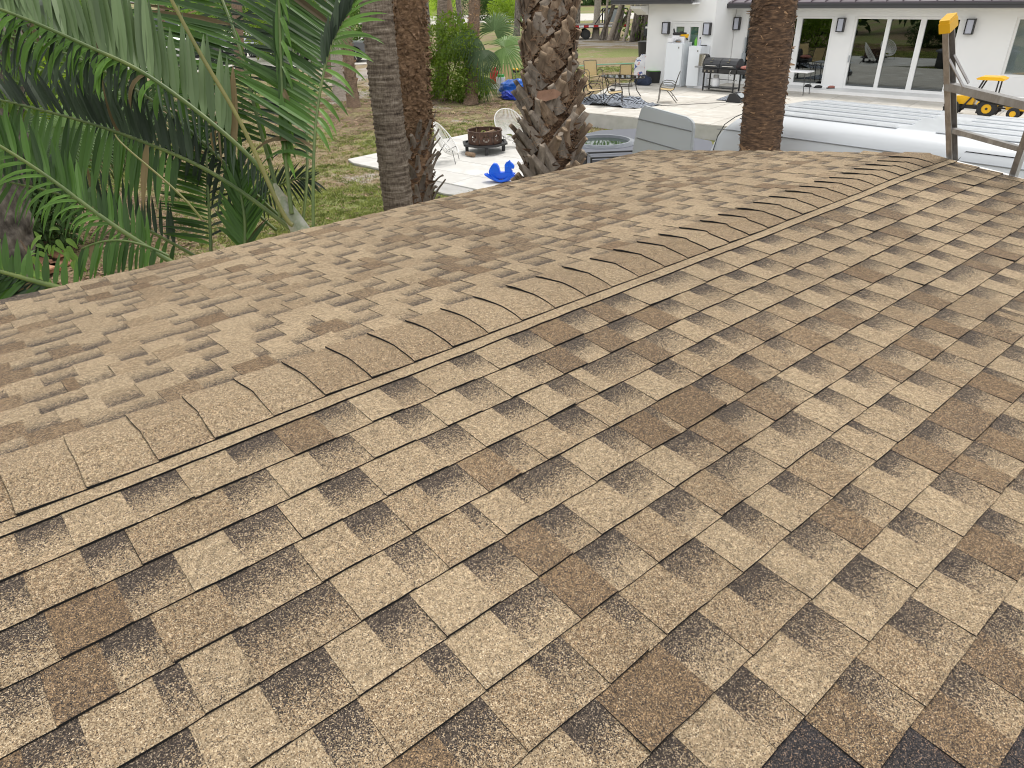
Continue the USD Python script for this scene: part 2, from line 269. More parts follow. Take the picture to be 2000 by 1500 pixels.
def ground():
    def axis(lo, hi, step, ext):
        return np.concatenate([lo-ext[::-1], np.arange(lo, hi, step), hi+ext])
    ext = A(0.5, 2, 5, 10, 20, 40, 80, 160, 320, 640)
    xs, ys = axis(-62, 12, 0.3, ext), axis(-2, 66, 0.3, ext)
    X, Y = np.meshgrid(xs, ys, indexing='ij'); P = np.stack([X, Y, 0*X], -1)
    g, l, s = cover(P); near = (X > -40) & (Y < 45)
    P[..., 2] = np.where(near, 0.05*(meshkit.fbm(P*0.9, 4, 2)-0.62), 0.0)-0.005
    nx, ny = X.shape; i = np.arange(nx*ny).reshape(nx, ny)
    f = np.stack([i[:-1, :-1], i[1:, :-1], i[1:, 1:], i[:-1, 1:]], -1).reshape(-1, 4); f = np.vstack([f[:, [0, 1, 2]], f[:, [0, 2, 3]]])
    uv = np.stack([np.clip(g, 0, 0.99)+np.floor(l*9.99), s], -1).reshape(-1, 2)
    o = usdkit.mesh(stage, '/World/ground', (P.reshape(-1, 3), f), lk('soil_and_grass'), smooth=True, uv=uv).GetPrim()
    tag(o, 'patchy ground of dry grass, leaf litter and grey sand around the buildings', 'ground', kind='structure')
ground()

# ================================================================== THE SHINGLED ROOF IN FRONT
PIT, E0, EX, DCAP, DEAVE, YEND, YLOW = 0.123827, 0.1817, 0.143, 0.1316, 2.449, 5.343, -1.4
SP, CP = math.sin(PIT), math.cos(PIT)
def undul(side, d, y):
    p = np.stack([np.broadcast_to(d*1.6, np.shape(y+d)), y*1.3, np.full(np.shape(y+d), 5.0*side)], -1)
    q = p*A(3.5, 3.0, 1)+11
    return 0.012*(meshkit.noise(p, 4)-0.5)+0.004*(meshkit.noise(q, 8)-0.5)
def rp(side, d, y, h):
    d, y, h = np.broadcast_arrays(np.asarray(d, float), y, h); h = h+undul(side, d, y)
    return np.stack([side*(d*CP+h*SP), y, H-d*SP+h*CP], -1)
house = thing('shingled_house', 'low building in front under a roof of tan and brown asphalt shingles', 'house', (0, 2, 0))
SHAPE = {}
def slab():
    b = MB()
    for s in (1, -1):
        prof = [(0, 0), (DEAVE-0.02, 0), (DEAVE-0.02, -0.06), (0, -0.06)]
        P0 = [rp(s, d, YLOW-1.5, h-0.0095) for d, h in prof]; P1 = [rp(s, d, YEND-0.02, h-0.0095) for d, h in prof]
        b.add(P0+P1, [[0, 1, 5, 4], [1, 2, 6, 5], [2, 3, 7, 6], [3, 2, 1, 0], [4, 5, 6, 7]])
    return b
roof = obj('roof', slab(), lk('asphalt_felt'), house, world=True)
b = MB()
for s in (1, -1):
    b.box((s*2.15, 1.2, 1.25), (0.14, 8.1, 2.5))
b.box((0, 5.15, 1.25), (4.16, 0.14, 2.5)); b.box((0, -2.75, 1.25), (4.16, 0.14, 2.5))
obj('wall', b, lk('stucco'), house, world=True)
b = MB()
for s in (1, -1):
    a0, a1 = rp(s, 0.10, YEND+.012, -0.075), rp(s, DEAVE, YEND+.012, -0.075)
    b.prism([(p[0], p[2]) for p in (a0, a1, a1+A(0, 0, .065), a0+A(0, 0, .065))][::s], 0.022, XZ, (0, YEND+.02, 0))
obj('fascia_board', b, lk('white_paint'), house, world=True)
b = MB()
for d0 in np.arange(0.15, 2.4, 0.35):
    q = [rp(1, d, y, h) for d, y, h in ((d0, YEND-.02, -.004), (d0+.348, YEND-.02, -.004), (d0+.348, YEND+.034, -.001+.006*math.sin(d0*9)), (d0, YEND+.034, .001))]
    b.quad(*q); b.quad(*[x-A(0, 0, .003) for x in q[::-1]]); b.quad(q[3], q[2], q[2]-A(0, 0, .02), q[3]-A(0, 0, .02))
obj('drip_edge', b, lk('white_frame'), house, world=True)

def tab(side, y0, y1, dt, db, ht, hb, D, B, rng, lift=(0, 0), wav=0.0012, kind=0):
    """One visible tab of a shingle: top skin from under the course above to its butt, with butt and side faces."""
    nc = max(3, int((y1-y0)/0.045)+1); ys = np.linspace(y0, y1, nc); vs = A(0, .18, .36, .55, .75, 1.0)
    wob = (meshkit.noise(np.stack([ys*22, ys*0+db*31+side*7, ys*0], -1), 6)-.5)*2*wav*1.6
    V, UV, F = [], [], []
    t = (ys-y0)/(y1-y0)
    for v in vs:
        d = dt+(db-dt)*v+wob*v; h = ht+(hb-ht)*v+v**2*(lift[0]*(1-t)**3+lift[1]*t**3)
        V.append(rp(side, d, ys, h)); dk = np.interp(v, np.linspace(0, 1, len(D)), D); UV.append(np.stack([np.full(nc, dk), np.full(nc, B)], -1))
    nr = len(vs); skin = np.concatenate(V); i = np.arange(nr*nc).reshape(nr, nc)
    fs = np.stack([i[:-1, :-1], i[1:, :-1], i[1:, 1:], i[:-1, 1:]], -1).reshape(-1, 4)
    if side < 0: fs = fs[:, ::-1]
    vv, uu, ff, n = [skin], [np.concatenate(UV)], [fs], nr*nc
    dn = A(side*SP, 0, CP)
    for top, drop in ((V[-1], max(hb-0.0022, .002)), (np.array([x[0] for x in V]), .005), (np.array([x[-1] for x in V]), .005)):
        low = top-dn*(drop+lift[0]*0); k = len(top); vv += [top, low]; uu.append(np.tile([2.0, 0.0], (2*k, 1)))
        j = np.arange(k-1); ff.append(np.stack([n+j, n+k+j, n+k+j+1, n+j+1], -1)); n += 2*k
    f = np.concatenate(ff)
    return np.concatenate(vv), np.vstack([f[:, [0, 1, 2]], f[:, [0, 2, 3]]]), np.concatenate(uu)

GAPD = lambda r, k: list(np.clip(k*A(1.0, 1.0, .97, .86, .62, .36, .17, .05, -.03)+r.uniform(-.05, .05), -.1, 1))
TABS = []
def course(side, j, dt, db, y_lo, y_hi, seed):
    r = RNG(seed); y = y_lo+r.uniform(-.3, 0); tooth = r.random() < .5; cut = y+r.uniform(.3, 1.0)
    raised = []
    while y < y_hi:
        w = r.uniform(.095, .150) if tooth else r.uniform(.088, .140)
        if r.random() < .06: w = r.uniform(.03, .06)
        if r.random() < .06: w = r.uniform(.18, .25)
        y1 = min(y+w, y_hi)
        joint = y1 > cut
        if joint: cut = y1+r.uniform(.7, 1.0)
        gap = 0.0016 if joint else 0.0
        lift = (0, 0)
        if joint and r.random() < .3: lift = (0, r.uniform(.004, .009))
        elif r.random() < .035: lift = (r.uniform(.003, .006), 0)
        old = side > 0 and ((j == 10 and y1 < .62) or (j == 11 and y1 < 1.06) or (j == 12 and y1 < 1.245) or (j >= 13 and y < 1.35))
        old = old or (side < 0 and db > DEAVE-.05 and y1 < .42)
        if old:
            D, B, hb = [1.35 if side > 0 else .95]*5, .6, .0035
        elif tooth:
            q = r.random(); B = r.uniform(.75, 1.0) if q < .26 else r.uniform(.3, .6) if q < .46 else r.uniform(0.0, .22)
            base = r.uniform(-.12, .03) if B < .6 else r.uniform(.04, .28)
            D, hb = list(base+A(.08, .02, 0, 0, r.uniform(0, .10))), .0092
        else:
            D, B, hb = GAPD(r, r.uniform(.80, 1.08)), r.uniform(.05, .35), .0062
        if side > 0 and j == 0: D, B, hb, lift = [r.uniform(-.12, -.02)]*5, r.uniform(0, .3), .0085, (0, 0)
        if side > 0 or True:
            t = tab(side, y+(gap if tooth or old else -.003), y1-gap+(0 if tooth or old or joint else .003), dt, db+r.uniform(-.0012, .0012), .0012, hb, D, B, r, lift)
            TABS.append((side, j, y, y1, dt, db, t))
        y = y1; tooth = not tooth
for j in range(0, 16):
    dt = max(E0+(j-1)*EX-.025, .05); course(1, j, dt, E0+j*EX, YLOW if j < 9 else -.6, YEND, 100+j)
mfar = 0
while DEAVE-EX*mfar > .09:
    db = DEAVE-EX*mfar; course(-1, mfar, max(db-EX-.025, .05), db, YLOW+.2, YEND, 300+mfar); mfar += 1
def seen(t):
    side, j, y0, y1, dt, db, _ = t
    q = [px(rp(side, d, y, 0.005)) for d, y in ((max(dt+.025, DCAP), y0), (db, y0), (db, y1), (max(dt+.025, DCAP), y1))]
    if min(c[2] for c in q) < .2: return 0
    u = np.clip([c[0] for c in q], 0, 2000); v = np.clip([c[1] for c in q], 0, 1500)
    return abs(sum(u[k]*v[(k+1) % 4]-u[(k+1) % 4]*v[k] for k in range(4)))/2
area = [seen(t) for t in TABS]; order = sorted(range(len(TABS)), key=lambda k: -area[k])
rv, rf, ru, n = [], [], [], 0
for rank, k in enumerate(order):
    v, f, uv = TABS[k][6]
    if rank < 298: obj('shingle', (v, f), GRAN, roof, uv=uv, world=True)
    else: rv.append(v); rf.append(f+n); ru.append(uv); n += len(v)
obj('shingles_beyond', (np.concatenate(rv), np.concatenate(rf)), GRAN, roof, uv=np.concatenate(ru), world=True, kind='stuff')

def ridge_cap(y0, r):
    """One cap shingle bent over the ridge, its thick end towards low y and lying over the one before."""
    us = np.linspace(-1, 1, 17); ys = A(0, .05, .11, .17, .24, .30); far = DCAP+r.uniform(.022, .036)
    lift = r.uniform(.002, .0075)*(.35+.65*min(1, max(0, (y0-.2)/1.5))); wob = r.uniform(-.008, .008); nearlift = r.uniform(-.003, .0015)
    rows = []
    for yy in ys:
        h = .0180-.0100*yy/.30; fade = max(0, 1-yy/.16)
        P = []
        for u in us:
            s = 1 if u > 0 else -1; d = abs(u)*(DCAP if u > 0 else far)
            rr = .016; dd = math.sqrt(d*d+rr*rr)-rr*.6
            hh = h-(.0045*u**6 if u > 0 else 0)+(lift*max(0, -u)**1.2*math.sin(min(1, -u*1.15)*2.6)*1.4 if u < 0 else nearlift*u*u)*fade
            x = s*(d*CP+hh*SP*min(1, d/.04)); z = H-dd*SP+hh*CP+float(undul(s, A(d), A(y0+yy)))
            P.append((x, y0+yy+wob*(u+1)*.5*fade+.0012*math.sin(u*5+y0*3)*fade, z))
        rows.append(P)
    R = np.array(rows); nr, nc = R.shape[:2]; i = np.arange(nr*nc).reshape(nr, nc)
    fs = np.stack([i[:-1, :-1], i[:-1, 1:], i[1:, 1:], i[1:, :-1]], -1).reshape(-1, 4)
    B = r.uniform(.22, .62); D = r.uniform(-.16, .0); vv, uu, ff, n = [R.reshape(-1, 3)], [np.tile([D, B], (nr*nc, 1))], [fs], nr*nc
    for line in (R[0], R[:, -1], R[::-1, 0]):
        low = line-A(0, 0, .0062); k = len(line); vv += [line, low]; uu.append(np.tile([2.0, 0.0], (2*k, 1)))
        j = np.arange(k-1); ff.append(np.stack([n+j, n+k+j, n+k+j+1, n+j+1], -1)); n += 2*k
    # underside, so the lifted edge reads dark
    low = R.reshape(-1, 3)-A(0, 0, .0052); vv.append(low); uu.append(np.tile([2.0, 0.0], (nr*nc, 1))); ff.append(fs[:, ::-1]+n)
    f = np.concatenate(ff); return np.concatenate(vv), np.vstack([f[:, [0, 1, 2]], f[:, [0, 2, 3]]]), np.concatenate(uu)
r = RNG(77); y = -.0775-.1616*6
while y < YEND-.1:
    v, f, uv = ridge_cap(y, r)
    if y > YEND-.3: v[:, 1] = np.minimum(v[:, 1], YEND+.004)
    obj('ridge_cap', (v, f), GRAN, roof, uv=uv, world=True); y += .1616
# ================================================================== TREES AND PLANTS
usdkit.material(stage, lk('bark_ringed'), {'g': ('geometry', {}), 'm1': ('mapping', {'scale': (1, 1, 7)}), 'm2': ('mapping', {'scale': (1, 1, .16)}), 'm3': ('mapping', {'scale': (1, 1, 14)}), 'n1': ('noise_texture', {'scale': 5.0, 'detail': 6.0, 'roughness': .7}), 'n2': ('noise_texture', {'scale': 55.0, 'detail': 4.0, 'roughness': .65}), 'n3': ('noise_texture', {'scale': 3.0, 'detail': 3.0}),
    'a': ('math', {'math_type': 'multiply_add', 'value2': 0.75, 'value3': 0.0}), 'b': ('math', {'math_type': 'multiply_add', 'value2': 0.45}), 'c': ('math', {'math_type': 'multiply_add', 'value2': 0.35, 'value3': -0.27}), 'd': ('math', {'math_type': 'add'}),
    'r': ('rgb_ramp', {'ramp': [(0.3, (0.04, 0.03, 0.023)), (0.46, (0.135, 0.105, 0.08)), (0.58, (0.24, 0.195, 0.15)), (0.75, (0.40, 0.345, 0.285))]}), 'bp': ('bump', {'strength': 0.8, 'distance': 0.012}), 'p': ('principled_bsdf', {'roughness': 0.92, 'specular_ior_level': 0.2})},
    [('g.position', 'm1.vector'), ('g.position', 'm2.vector'), ('g.position', 'm3.vector'), ('m1.vector', 'n1.vector'), ('m2.vector', 'n2.vector'), ('m3.vector', 'n3.vector'), ('n1.fac', 'a.value1'), ('n2.fac', 'b.value1'), ('a.value', 'b.value3'), ('n3.fac', 'c.value1'), ('b.value', 'd.value1'), ('c.value', 'd.value2'), ('d.value', 'r.fac'), ('r.color', 'p.base_color'), ('d.value', 'bp.height'), ('bp.normal', 'p.normal')], surface='p.BSDF')
pm('bark_pale', (0.24, 0.20, 0.165), (0.38, 0.33, 0.28), scale=9, stretch=(1, 1, 3), rough=0.9, bump=0.4, bscale=40)
pm('bark_brown', (0.10, 0.065, 0.042), (0.22, 0.15, 0.10), scale=12, stretch=(1, 1, 2), rough=0.95, bump=0.6, bscale=50)
pm('fibre_dark', (0.028, 0.016, 0.010), (0.10, 0.056, 0.031), scale=12, stretch=(1, 1, 5), rough=0.95, c3=(0.24, 0.142, 0.08), lo=0.3, hi=0.7, rnd=0.45)
pm('fibre_tan', (0.11, 0.065, 0.038), (0.24, 0.145, 0.08), scale=14, rough=0.95, c3=(0.42, 0.27, 0.16), stretch=(1, 1, 3), lo=0.3, hi=0.7, rnd=0.5)
def bootmat(name, c1, c2, c3, tip):
    usdkit.material(stage, lk(name), {'g': ('geometry', {}), 'o': ('object_info', {}), 'mp': ('mapping', {'scale': (1, 1, .5)}), 'n': ('noise_texture', {'scale': 11.0, 'detail': 6.0, 'roughness': 0.65}), 'r': ('rgb_ramp', {'ramp': [(.3, c1), (.5, c2), (.72, c3)]}), 'mr': ('map_range', {'to_min': 0.72, 'to_max': 1.3, 'from_min': 0.0, 'from_max': 1.0}), 'hs': ('hsv', {}),
        'uv': ('attribute', {'attribute': 'st'}), 'sx': ('separate_xyz', {}), 'ss': ('map_range', {'from_min': 0.55, 'from_max': 1.0, 'to_min': 0.0, 'to_max': 0.85, 'clamp': True}), 'm': ('mix', {'color2': tip}), 'bn': ('noise_texture', {'scale': 90.0, 'detail': 3.0}), 'b': ('bump', {'strength': 0.5, 'distance': 0.01}), 'p': ('principled_bsdf', {'roughness': 0.88, 'specular_ior_level': 0.3})},
        [('g.position', 'mp.vector'), ('mp.vector', 'n.vector'), ('n.fac', 'r.fac'), ('o.random', 'mr.value'), ('mr.result', 'hs.value'), ('r.color', 'hs.color'), ('uv.vector', 'sx.vector'), ('sx.x', 'ss.value'), ('ss.result', 'm.fac'), ('hs.color', 'm.color1'), ('m.color', 'p.base_color'), ('g.position', 'bn.vector'), ('bn.fac', 'b.height'), ('b.normal', 'p.normal')], surface='p.BSDF')
bootmat('boot_wood', (0.075, 0.05, 0.033), (0.17, 0.12, 0.08), (0.29, 0.215, 0.15), (0.42, 0.31, 0.21))
bootmat('boot_grey', (0.10, 0.078, 0.06), (0.20, 0.165, 0.132), (0.34, 0.285, 0.235), (0.40, 0.33, 0.26))
pm('bark_grey', (0.045, 0.036, 0.029), (0.13, 0.11, 0.09), scale=9, stretch=(1, 1, .35), rough=0.92, c3=(0.25, 0.215, 0.18), lo=0.35, hi=0.7, bump=0.7, bscale=30)
pm('crownshaft', (0.36, 0.36, 0.30), (0.22, 0.25, 0.15), scale=5, rough=0.6, c3=(0.48, 0.42, 0.33), lo=0.35, hi=0.65)
pm('petiole_green', (0.06, 0.105, 0.022), (0.13, 0.17, 0.04), scale=4, rough=0.45)
pm('petiole_yellow', (0.14, 0.14, 0.035), (0.21, 0.19, 0.055), scale=3, rough=0.45)
leafmat('leaflet_green', (0.032, 0.075, 0.018), (0.075, 0.155, 0.03), rnd=.28, rough=.38, trans=.30)
leafmat('leaflet_pale', (0.085, 0.135, 0.055), (0.15, 0.215, 0.095), rnd=.18, rough=.34, trans=.25)
leafmat('leaflet_bright', (0.075, 0.16, 0.03), (0.13, 0.25, 0.05), rnd=.25, rough=.36, trans=.35)
leafmat('leaflet_brown', (0.10, 0.075, 0.035), (0.20, 0.15, 0.07), rnd=.3, rough=.6, trans=.15)
leafmat('leaflet_dark', (0.018, 0.034, 0.017), (0.04, 0.062, 0.032), rnd=.3, rough=.42, trans=.12)
leafmat('fan_green', (0.085, 0.16, 0.045), (0.17, 0.27, 0.085), rnd=.2, rough=.4, trans=.3)
leafmat('fan_dark', (0.05, 0.09, 0.035), (0.10, 0.16, 0.06), rnd=.25, rough=.45, trans=.2)
leafmat('bush_bright', (0.11, 0.20, 0.025), (0.30, 0.42, 0.06), rnd=.35, rough=.5, trans=.4)
leafmat('bush_green', (0.045, 0.105, 0.018), (0.13, 0.22, 0.04), rnd=.35, rough=.5, trans=.35)
leafmat('bush_deep', (0.02, 0.05, 0.014), (0.065, 0.12, 0.03), rnd=.4, rough=.5, trans=.3)
leafmat('broad_leaf', (0.07, 0.15, 0.02), (0.19, 0.30, 0.045), rnd=.3, rough=.4, trans=.4)

def column(base, top, r0, r1, rows, n=40, rough=.012, rings=0.0, seed=0, flare=0.0, fiss=0.0):
    base, top = A(*base), A(*top); t = np.linspace(0, 1, rows); a = np.arange(n)*2*math.pi/n
    L = np.linalg.norm(top-base); rad = r0+(r1-r0)*t+flare*np.exp(-t*L/.35)
    T, Aa = np.meshgrid(t, a, indexing='ij'); z = T*L
    q = np.stack([np.cos(Aa)*1.0, np.sin(Aa)*1.0, z*3.0], -1)
    R = rad[:, None]+rough*(meshkit.fbm(q*3, 4, seed)-.5)*2
    if rings: 
        ph = z/rings+1.3*(meshkit.noise(q*A(1.4, 1.4, 1.2), seed+3)-.5); fr = ph-np.floor(ph); R += .016*(1-fr)**2.5*(.5+meshkit.noise(np.stack([Aa*4, np.floor(ph)*1.7, 0*Aa], -1), seed+9))
    if fiss: R -= fiss*np.clip(meshkit.noise(np.stack([np.cos(Aa)*7, np.sin(Aa)*7, z*2.2], -1), seed+5)-.55, 0, 1)*2
    V = base+(top-base)*T[..., None]; V = V+np.stack([np.cos(Aa)*R, np.sin(Aa)*R, 0*R], -1)
    i = np.arange(rows*n).reshape(rows, n); j = np.roll(i, -1, 1)
    return V.reshape(-1, 3), np.stack([i[:-1], j[:-1], j[1:], i[1:]], -1).reshape(-1, 4)
def tri(f): f = np.asarray(f); return np.vstack([f[:, [0, 1, 2]], f[:, [0, 2, 3]]]) if f.shape[1] == 4 else f
def trunk_line(pts):
    """base on the ground and top of a trunk whose axis passes two image points at given depths"""
    a, b = at(*pts[0]), at(*pts[1]); d = b-a; base = a-d*(a[2]/d[2]); return base, d
def chips(base, d, z0, z1, rfun, n, seed, size=(.03, .10), out=.5, up=.2, curl=.4):
    """ragged flakes of bark and leaf fibre standing off a trunk"""
    r = RNG(seed); V, F = [], []
    for k in range(n):
        z = r.uniform(z0, z1); c = base+d*((z-base[2])/d[2]); a = r.uniform(0, 2*math.pi); o = A(math.cos(a), math.sin(a), 0); tg = A(-math.sin(a), math.cos(a), 0)
        p = c+o*rfun(z)*r.uniform(.93, 1.02); L = r.uniform(*size); w = L*r.uniform(.15, .5)
        dr = unit(tg*r.normal(0, .8)+A(0, 0, 1)*r.normal(up, .5)+o*r.uniform(.1, out)); sd = unit(np.cross(dr, o)+.3*r.normal(size=3))
        m = p+dr*L*.5+o*L*.12; e = p+dr*L+o*L*r.uniform(-.1, curl)
        i = len(V); V += [p-sd*w/2, p+sd*w/2, m+sd*w*.45, m-sd*w*.5, e+sd*w*r.uniform(0, .3), e-sd*w*.1]
        F += [[i, i+1, i+2, i+3], [i+3, i+2, i+4, i+5]]
    return np.array(V), tri(F)
def boot(p, o, up, L, w0, w1, th, lean, split, r):
    """an old leaf base: a scooped strap rising outwards from the trunk, cut off at the end"""
    tg = np.cross(up, o); vs = []; n = 6
    for k in range(n+1):
        t = k/n; ang = lean*(.35+.65*t); c = p+up*L*t*math.cos(ang)+o*(L*t*math.sin(ang)+.015); w = w0+(w1-w0)*t**.7; thk = th*(1-.35*t)
        nn = unit(o*math.cos(ang)-up*math.sin(ang)); e = (r.uniform(-.02, .03) if k == n else 0)
        for s, q in ((-1, -.25), (-.55, .55), (0, .95), (.55, .55), (1, -.25)): vs.append(c+tg*s*w/2+nn*thk*q+up*(e+split*abs(s)*.0*t))
        for s in (.5, -.5): vs.append(c+tg*s*w/2-nn*thk*.7)
    m = 7; F = []
    for k in range(n):
        for j in range(m): F.append([k*m+j, k*m+(j+1) % m, (k+1)*m+(j+1) % m, (k+1)*m+j])
    F += [[n*m, n*m+1, n*m+2, n*m+3], [n*m, n*m+3, n*m+4, n*m+5], [n*m, n*m+5, n*m+6, n*m]]
    return np.array(vs), tri(F)
def hairs(base, d, z0, z1, rfun, n, seed, L=(.08, .25)):
    r = RNG(seed); b = MB()
    for k in range(n):
        z = r.uniform(z0, z1); c = base+d*((z-base[2])/d[2]); a = r.uniform(0, 6.283); o = A(math.cos(a), math.sin(a), 0); tg = A(-math.sin(a), math.cos(a), 0)
        p = c+o*rfun(z); l = r.uniform(*L); q = [p+(tg*r.normal(0, .6)+A(0, 0, r.normal(0, .5)))*l*t+o*l*t*r.uniform(0, .25) for t in (0, .4, 1)]
        b.tube(q, [.0022, .002, .001], 3, False)
    return b

# --- grey ringed trunk, left
base, d = trunk_line([(778, 405, 8.0), (733, 0, 7.55)])
t = thing('palm_tree', 'tall grey palm with a closely ringed bare trunk, nearest the big feather fronds', 'palm tree', base)
top = base+d*(7.5/d[2]); obj('trunk', column(base, top, .155, .185, 420, 72, .010, .052, 5, .06, .012), lk('bark_ringed'), t, smooth=True, world=True)
def crown(t, top, n, L, seed, mat='fan_dark'):
    """feather or fan crown high above the picture"""
    r = RNG(seed)
    b = MB()
    for k in range(n):
        a = r.uniform(0, 6.28); el = r.uniform(-.3, .9); o = A(math.cos(a)*math.cos(el), math.sin(a)*math.cos(el), math.sin(el)); ps = [top+o*L*q+A(0, 0, -L*.35*q*q) for q in np.linspace(0, 1, 6)]
        b.tube(ps, np.linspace(.03, .008, 6), 4, False)
        for q in np.linspace(.3, 1, 14):
            p = top+o*L*q+A(0, 0, -L*.35*q*q); s = unit(np.cross(o, A(0, 0, 1)))
            for sg in (-1, 1):
                e = p+(s*sg*.8+o*.4)*L*.3*(1.25-q)+A(0, 0, -.12*L*.6); w = A(0, 0, .03)+o*.02
                b.add([p-w, p+w, e], [[0, 1, 2]])
    obj('crown', b, lk(mat), t, world=True)
crown(t, top, 14, 2.2, 1)

# --- fibrous trunk with old leaf bases low down, right behind it
base, d = trunk_line([(818, 390, 9.0), (797, 0, 8.75)])
t = thing('palm_tree', 'brown shaggy palm directly behind the grey ringed trunk, with split leaf bases low on it', 'palm tree', base)
top = base+d*(7.0/d[2]); rf_ = lambda z: .205 if z > 2.4 else .18
tk = obj('trunk', column(base, top, .165, .20, 120, 28, .02, 0, 7, .05), lk('fibre_tan'), t, smooth=True, world=True)
v, f = chips(base, d, 2.35, 5.3, rf_, 4800, 3, (.03, .10), .38, -.2, .35); obj('bark_fibre', (v, f), lk('fibre_tan'), tk, world=True, kind='stuff')
v, f = chips(base, d, .6, 2.5, lambda z: .175, 1300, 13, (.04, .12), .3, .3); obj('bark_fibre', (v, f), lk('fibre_dark'), tk, world=True, kind='stuff')
r = RNG(5)
for k in range(84):
    z = .9+1.5*k/84+r.normal(0, .03); a = k*2.39996; o = A(math.cos(a), math.sin(a), 0); c = base+d*((z-base[2])/d[2])
    v, f = boot(c+o*.15, o, unit(d), r.uniform(.20, .40), .13, .045, .018, r.uniform(.22, .85), 0, r); obj('leaf_base', (v, f), lk('boot_grey'), tk, world=True)
crown(t, top, 14, 2.0, 2)

# --- big booted trunk, middle
base, d = trunk_line([(1077, 345, 8.2), (1071, 0, 8.1)])
t = thing('palm_tree', 'thick cabbage palm in the middle covered in criss-crossed cut leaf bases', 'palm tree', base)
top = base+d*(7.0/d[2]); tk = obj('trunk', column(base, top, .20, .27, 90, 24, .02, 0, 9, .03), lk('fibre_dark'), t, smooth=True, world=True)
zb = [gp_z for gp_z in (base[2],)][0]
def zrow(v, base=base, d=d):
    lo, hi = 0, 8
    for _ in range(40):
        m_ = (lo+hi)/2; p = base+d*(m_/d[2])
        if px(p)[1] > v: lo = m_
        else: hi = m_
    return lo
Z0, Z1, ZM = zrow(380), zrow(-60), zrow(185)
r = RNG(8); k = 0; z = Z0-.5
while z < Z1 and k < 295:
    a = k*2.39996+r.normal(0, .05); o = A(math.cos(a), math.sin(a), 0); tg = A(-math.sin(a), math.cos(a), 0); c = base+d*(z/d[2]); low = np.clip((ZM-z)/.5+.4, 0, 1)
    L = r.uniform(.27, .32)+.07*low; lean = .10+.29*low+r.normal(0, .025)
    side = unit(unit(d)+tg*(1 if k % 2 else -1)*r.uniform(.50, .66))
    v, f = boot(c+o*(.238+.012*r.random()), o, side, L, .20-.03*low, .125-.035*low, .034, lean, 0, r)
    uv = np.zeros((len(v), 2)); uv[-7:, 0] = 1; obj('leaf_base', (v, f), lk('boot_wood' if r.random() < .75-.35*low else 'boot_grey'), tk, world=True, uv=uv); k += 1; z += .0125 if z > ZM else .0135
v, f = chips(base, d, Z0-.3, Z1, lambda z: .27, 1500, 33, (.04, .13), .35, .1); obj('bark_fibre', (v, f), lk('fibre_dark'), tk, world=True, kind='stuff')
obj('bark_hair', hairs(base, d, ZM-.6, Z1, lambda z: .285, 900, 6), lk('fibre_tan'), tk, world=True, kind='stuff')
c = base+d*(zrow(188)/d[2]); fr = unit(A(C[0]-c[0], C[1]-c[1], 0)); sd = np.cross(fr, A(0, 0, 1))
b = MB(); q = c+fr*.33+A(0, 0, .05)
b.add([q+sd*.16+A(0, 0, -.03), q+sd*.13+A(0, 0, .05), q-sd*.05+A(0, 0, .075)+fr*.05, q-sd*.13+A(0, 0, .03)+fr*.02, q-sd*.08+A(0, 0, -.02)+fr*.06, q+sd*.05+A(0, 0, -.05)+fr*.08], [[0, 1, 2], [0, 2, 5], [2, 4, 5], [2, 3, 4]])
pm('husk_brown', (0.22, 0.12, 0.075), (0.30, 0.17, 0.11), scale=8, rough=.8)
obj('dry_husk', b, lk('husk_brown'), t, world=True)
crown(t, top, 16, 2.0, 3)

# --- dark shaggy trunk, right
base, d = trunk_line([(1483, 292, 7.9), (1513, 0, 7.55)])
t = thing('palm_tree', 'dark brown shaggy palm trunk rising in front of the white van', 'palm tree', base)
top = base+d*(7.2/d[2]); rr_ = lambda z: np.interp(z, [1.5, 2.2, 3.2, 4.5], [.20, .205, .215, .25])
tk = obj('trunk', column(base, top, .185, .27, 260, 30, .014, .06, 12, .03), lk('fibre_dark'), t, smooth=True, world=True)
def plates(base, d, z0, z1, rfun, n, seed):
    """horizontal ragged rims of old leaf scars"""
    r = RNG(seed); V, F = [], []
    for k in range(n):
        z = r.uniform(z0, z1); c = base+d*((z-base[2])/d[2]); a0 = r.uniform(0, 6.28); w = r.uniform(.25, .7); m_ = 6; ro = rfun(z); dz = r.uniform(-.04, .04); L = r.uniform(.025, .065)
        i = len(V)
        for q in range(m_):
            a = a0+w*q/(m_-1); o = A(math.cos(a), math.sin(a), 0); j = r.uniform(.3, 1.0)*math.sin(math.pi*(q+.6)/(m_+.2))
            p = c+o*ro*.985+A(0, 0, dz*q/m_); V += [p, p+o*L*j*.5+A(0, 0, -L*.9*j)]
        for q in range(m_-1): F.append([i+2*q, i+2*q+1, i+2*q+3, i+2*q+2])
    return np.array(V), tri(F)
v, f = plates(base, d, .9, 5.4, rr_, 5200, 4); obj('leaf_scar_rim', (v, f), lk('fibre_dark'), tk, world=True, kind='stuff')
v, f = chips(base, d, .9, 5.4, rr_, 1300, 43, (.025, .06), .3, -.6, .4); obj('bark_fibre', (v, f), lk('fibre_dark'), tk, world=True, kind='stuff')
v, f = chips(base, d, .9, 2.3, rr_, 350, 45, (.06, .14), .35, .5); obj('bark_fibre', (v, f), lk('fibre_tan'), tk, world=True, kind='stuff')
v, f = chips(base, d, 2.3, 4.4, rr_, 300, 46, (.03, .07), .4, -.2, .5); obj('bark_fibre', (v, f), lk('fibre_tan'), tk, world=True, kind='stuff')
crown(t, top, 14, 2.0, 4)

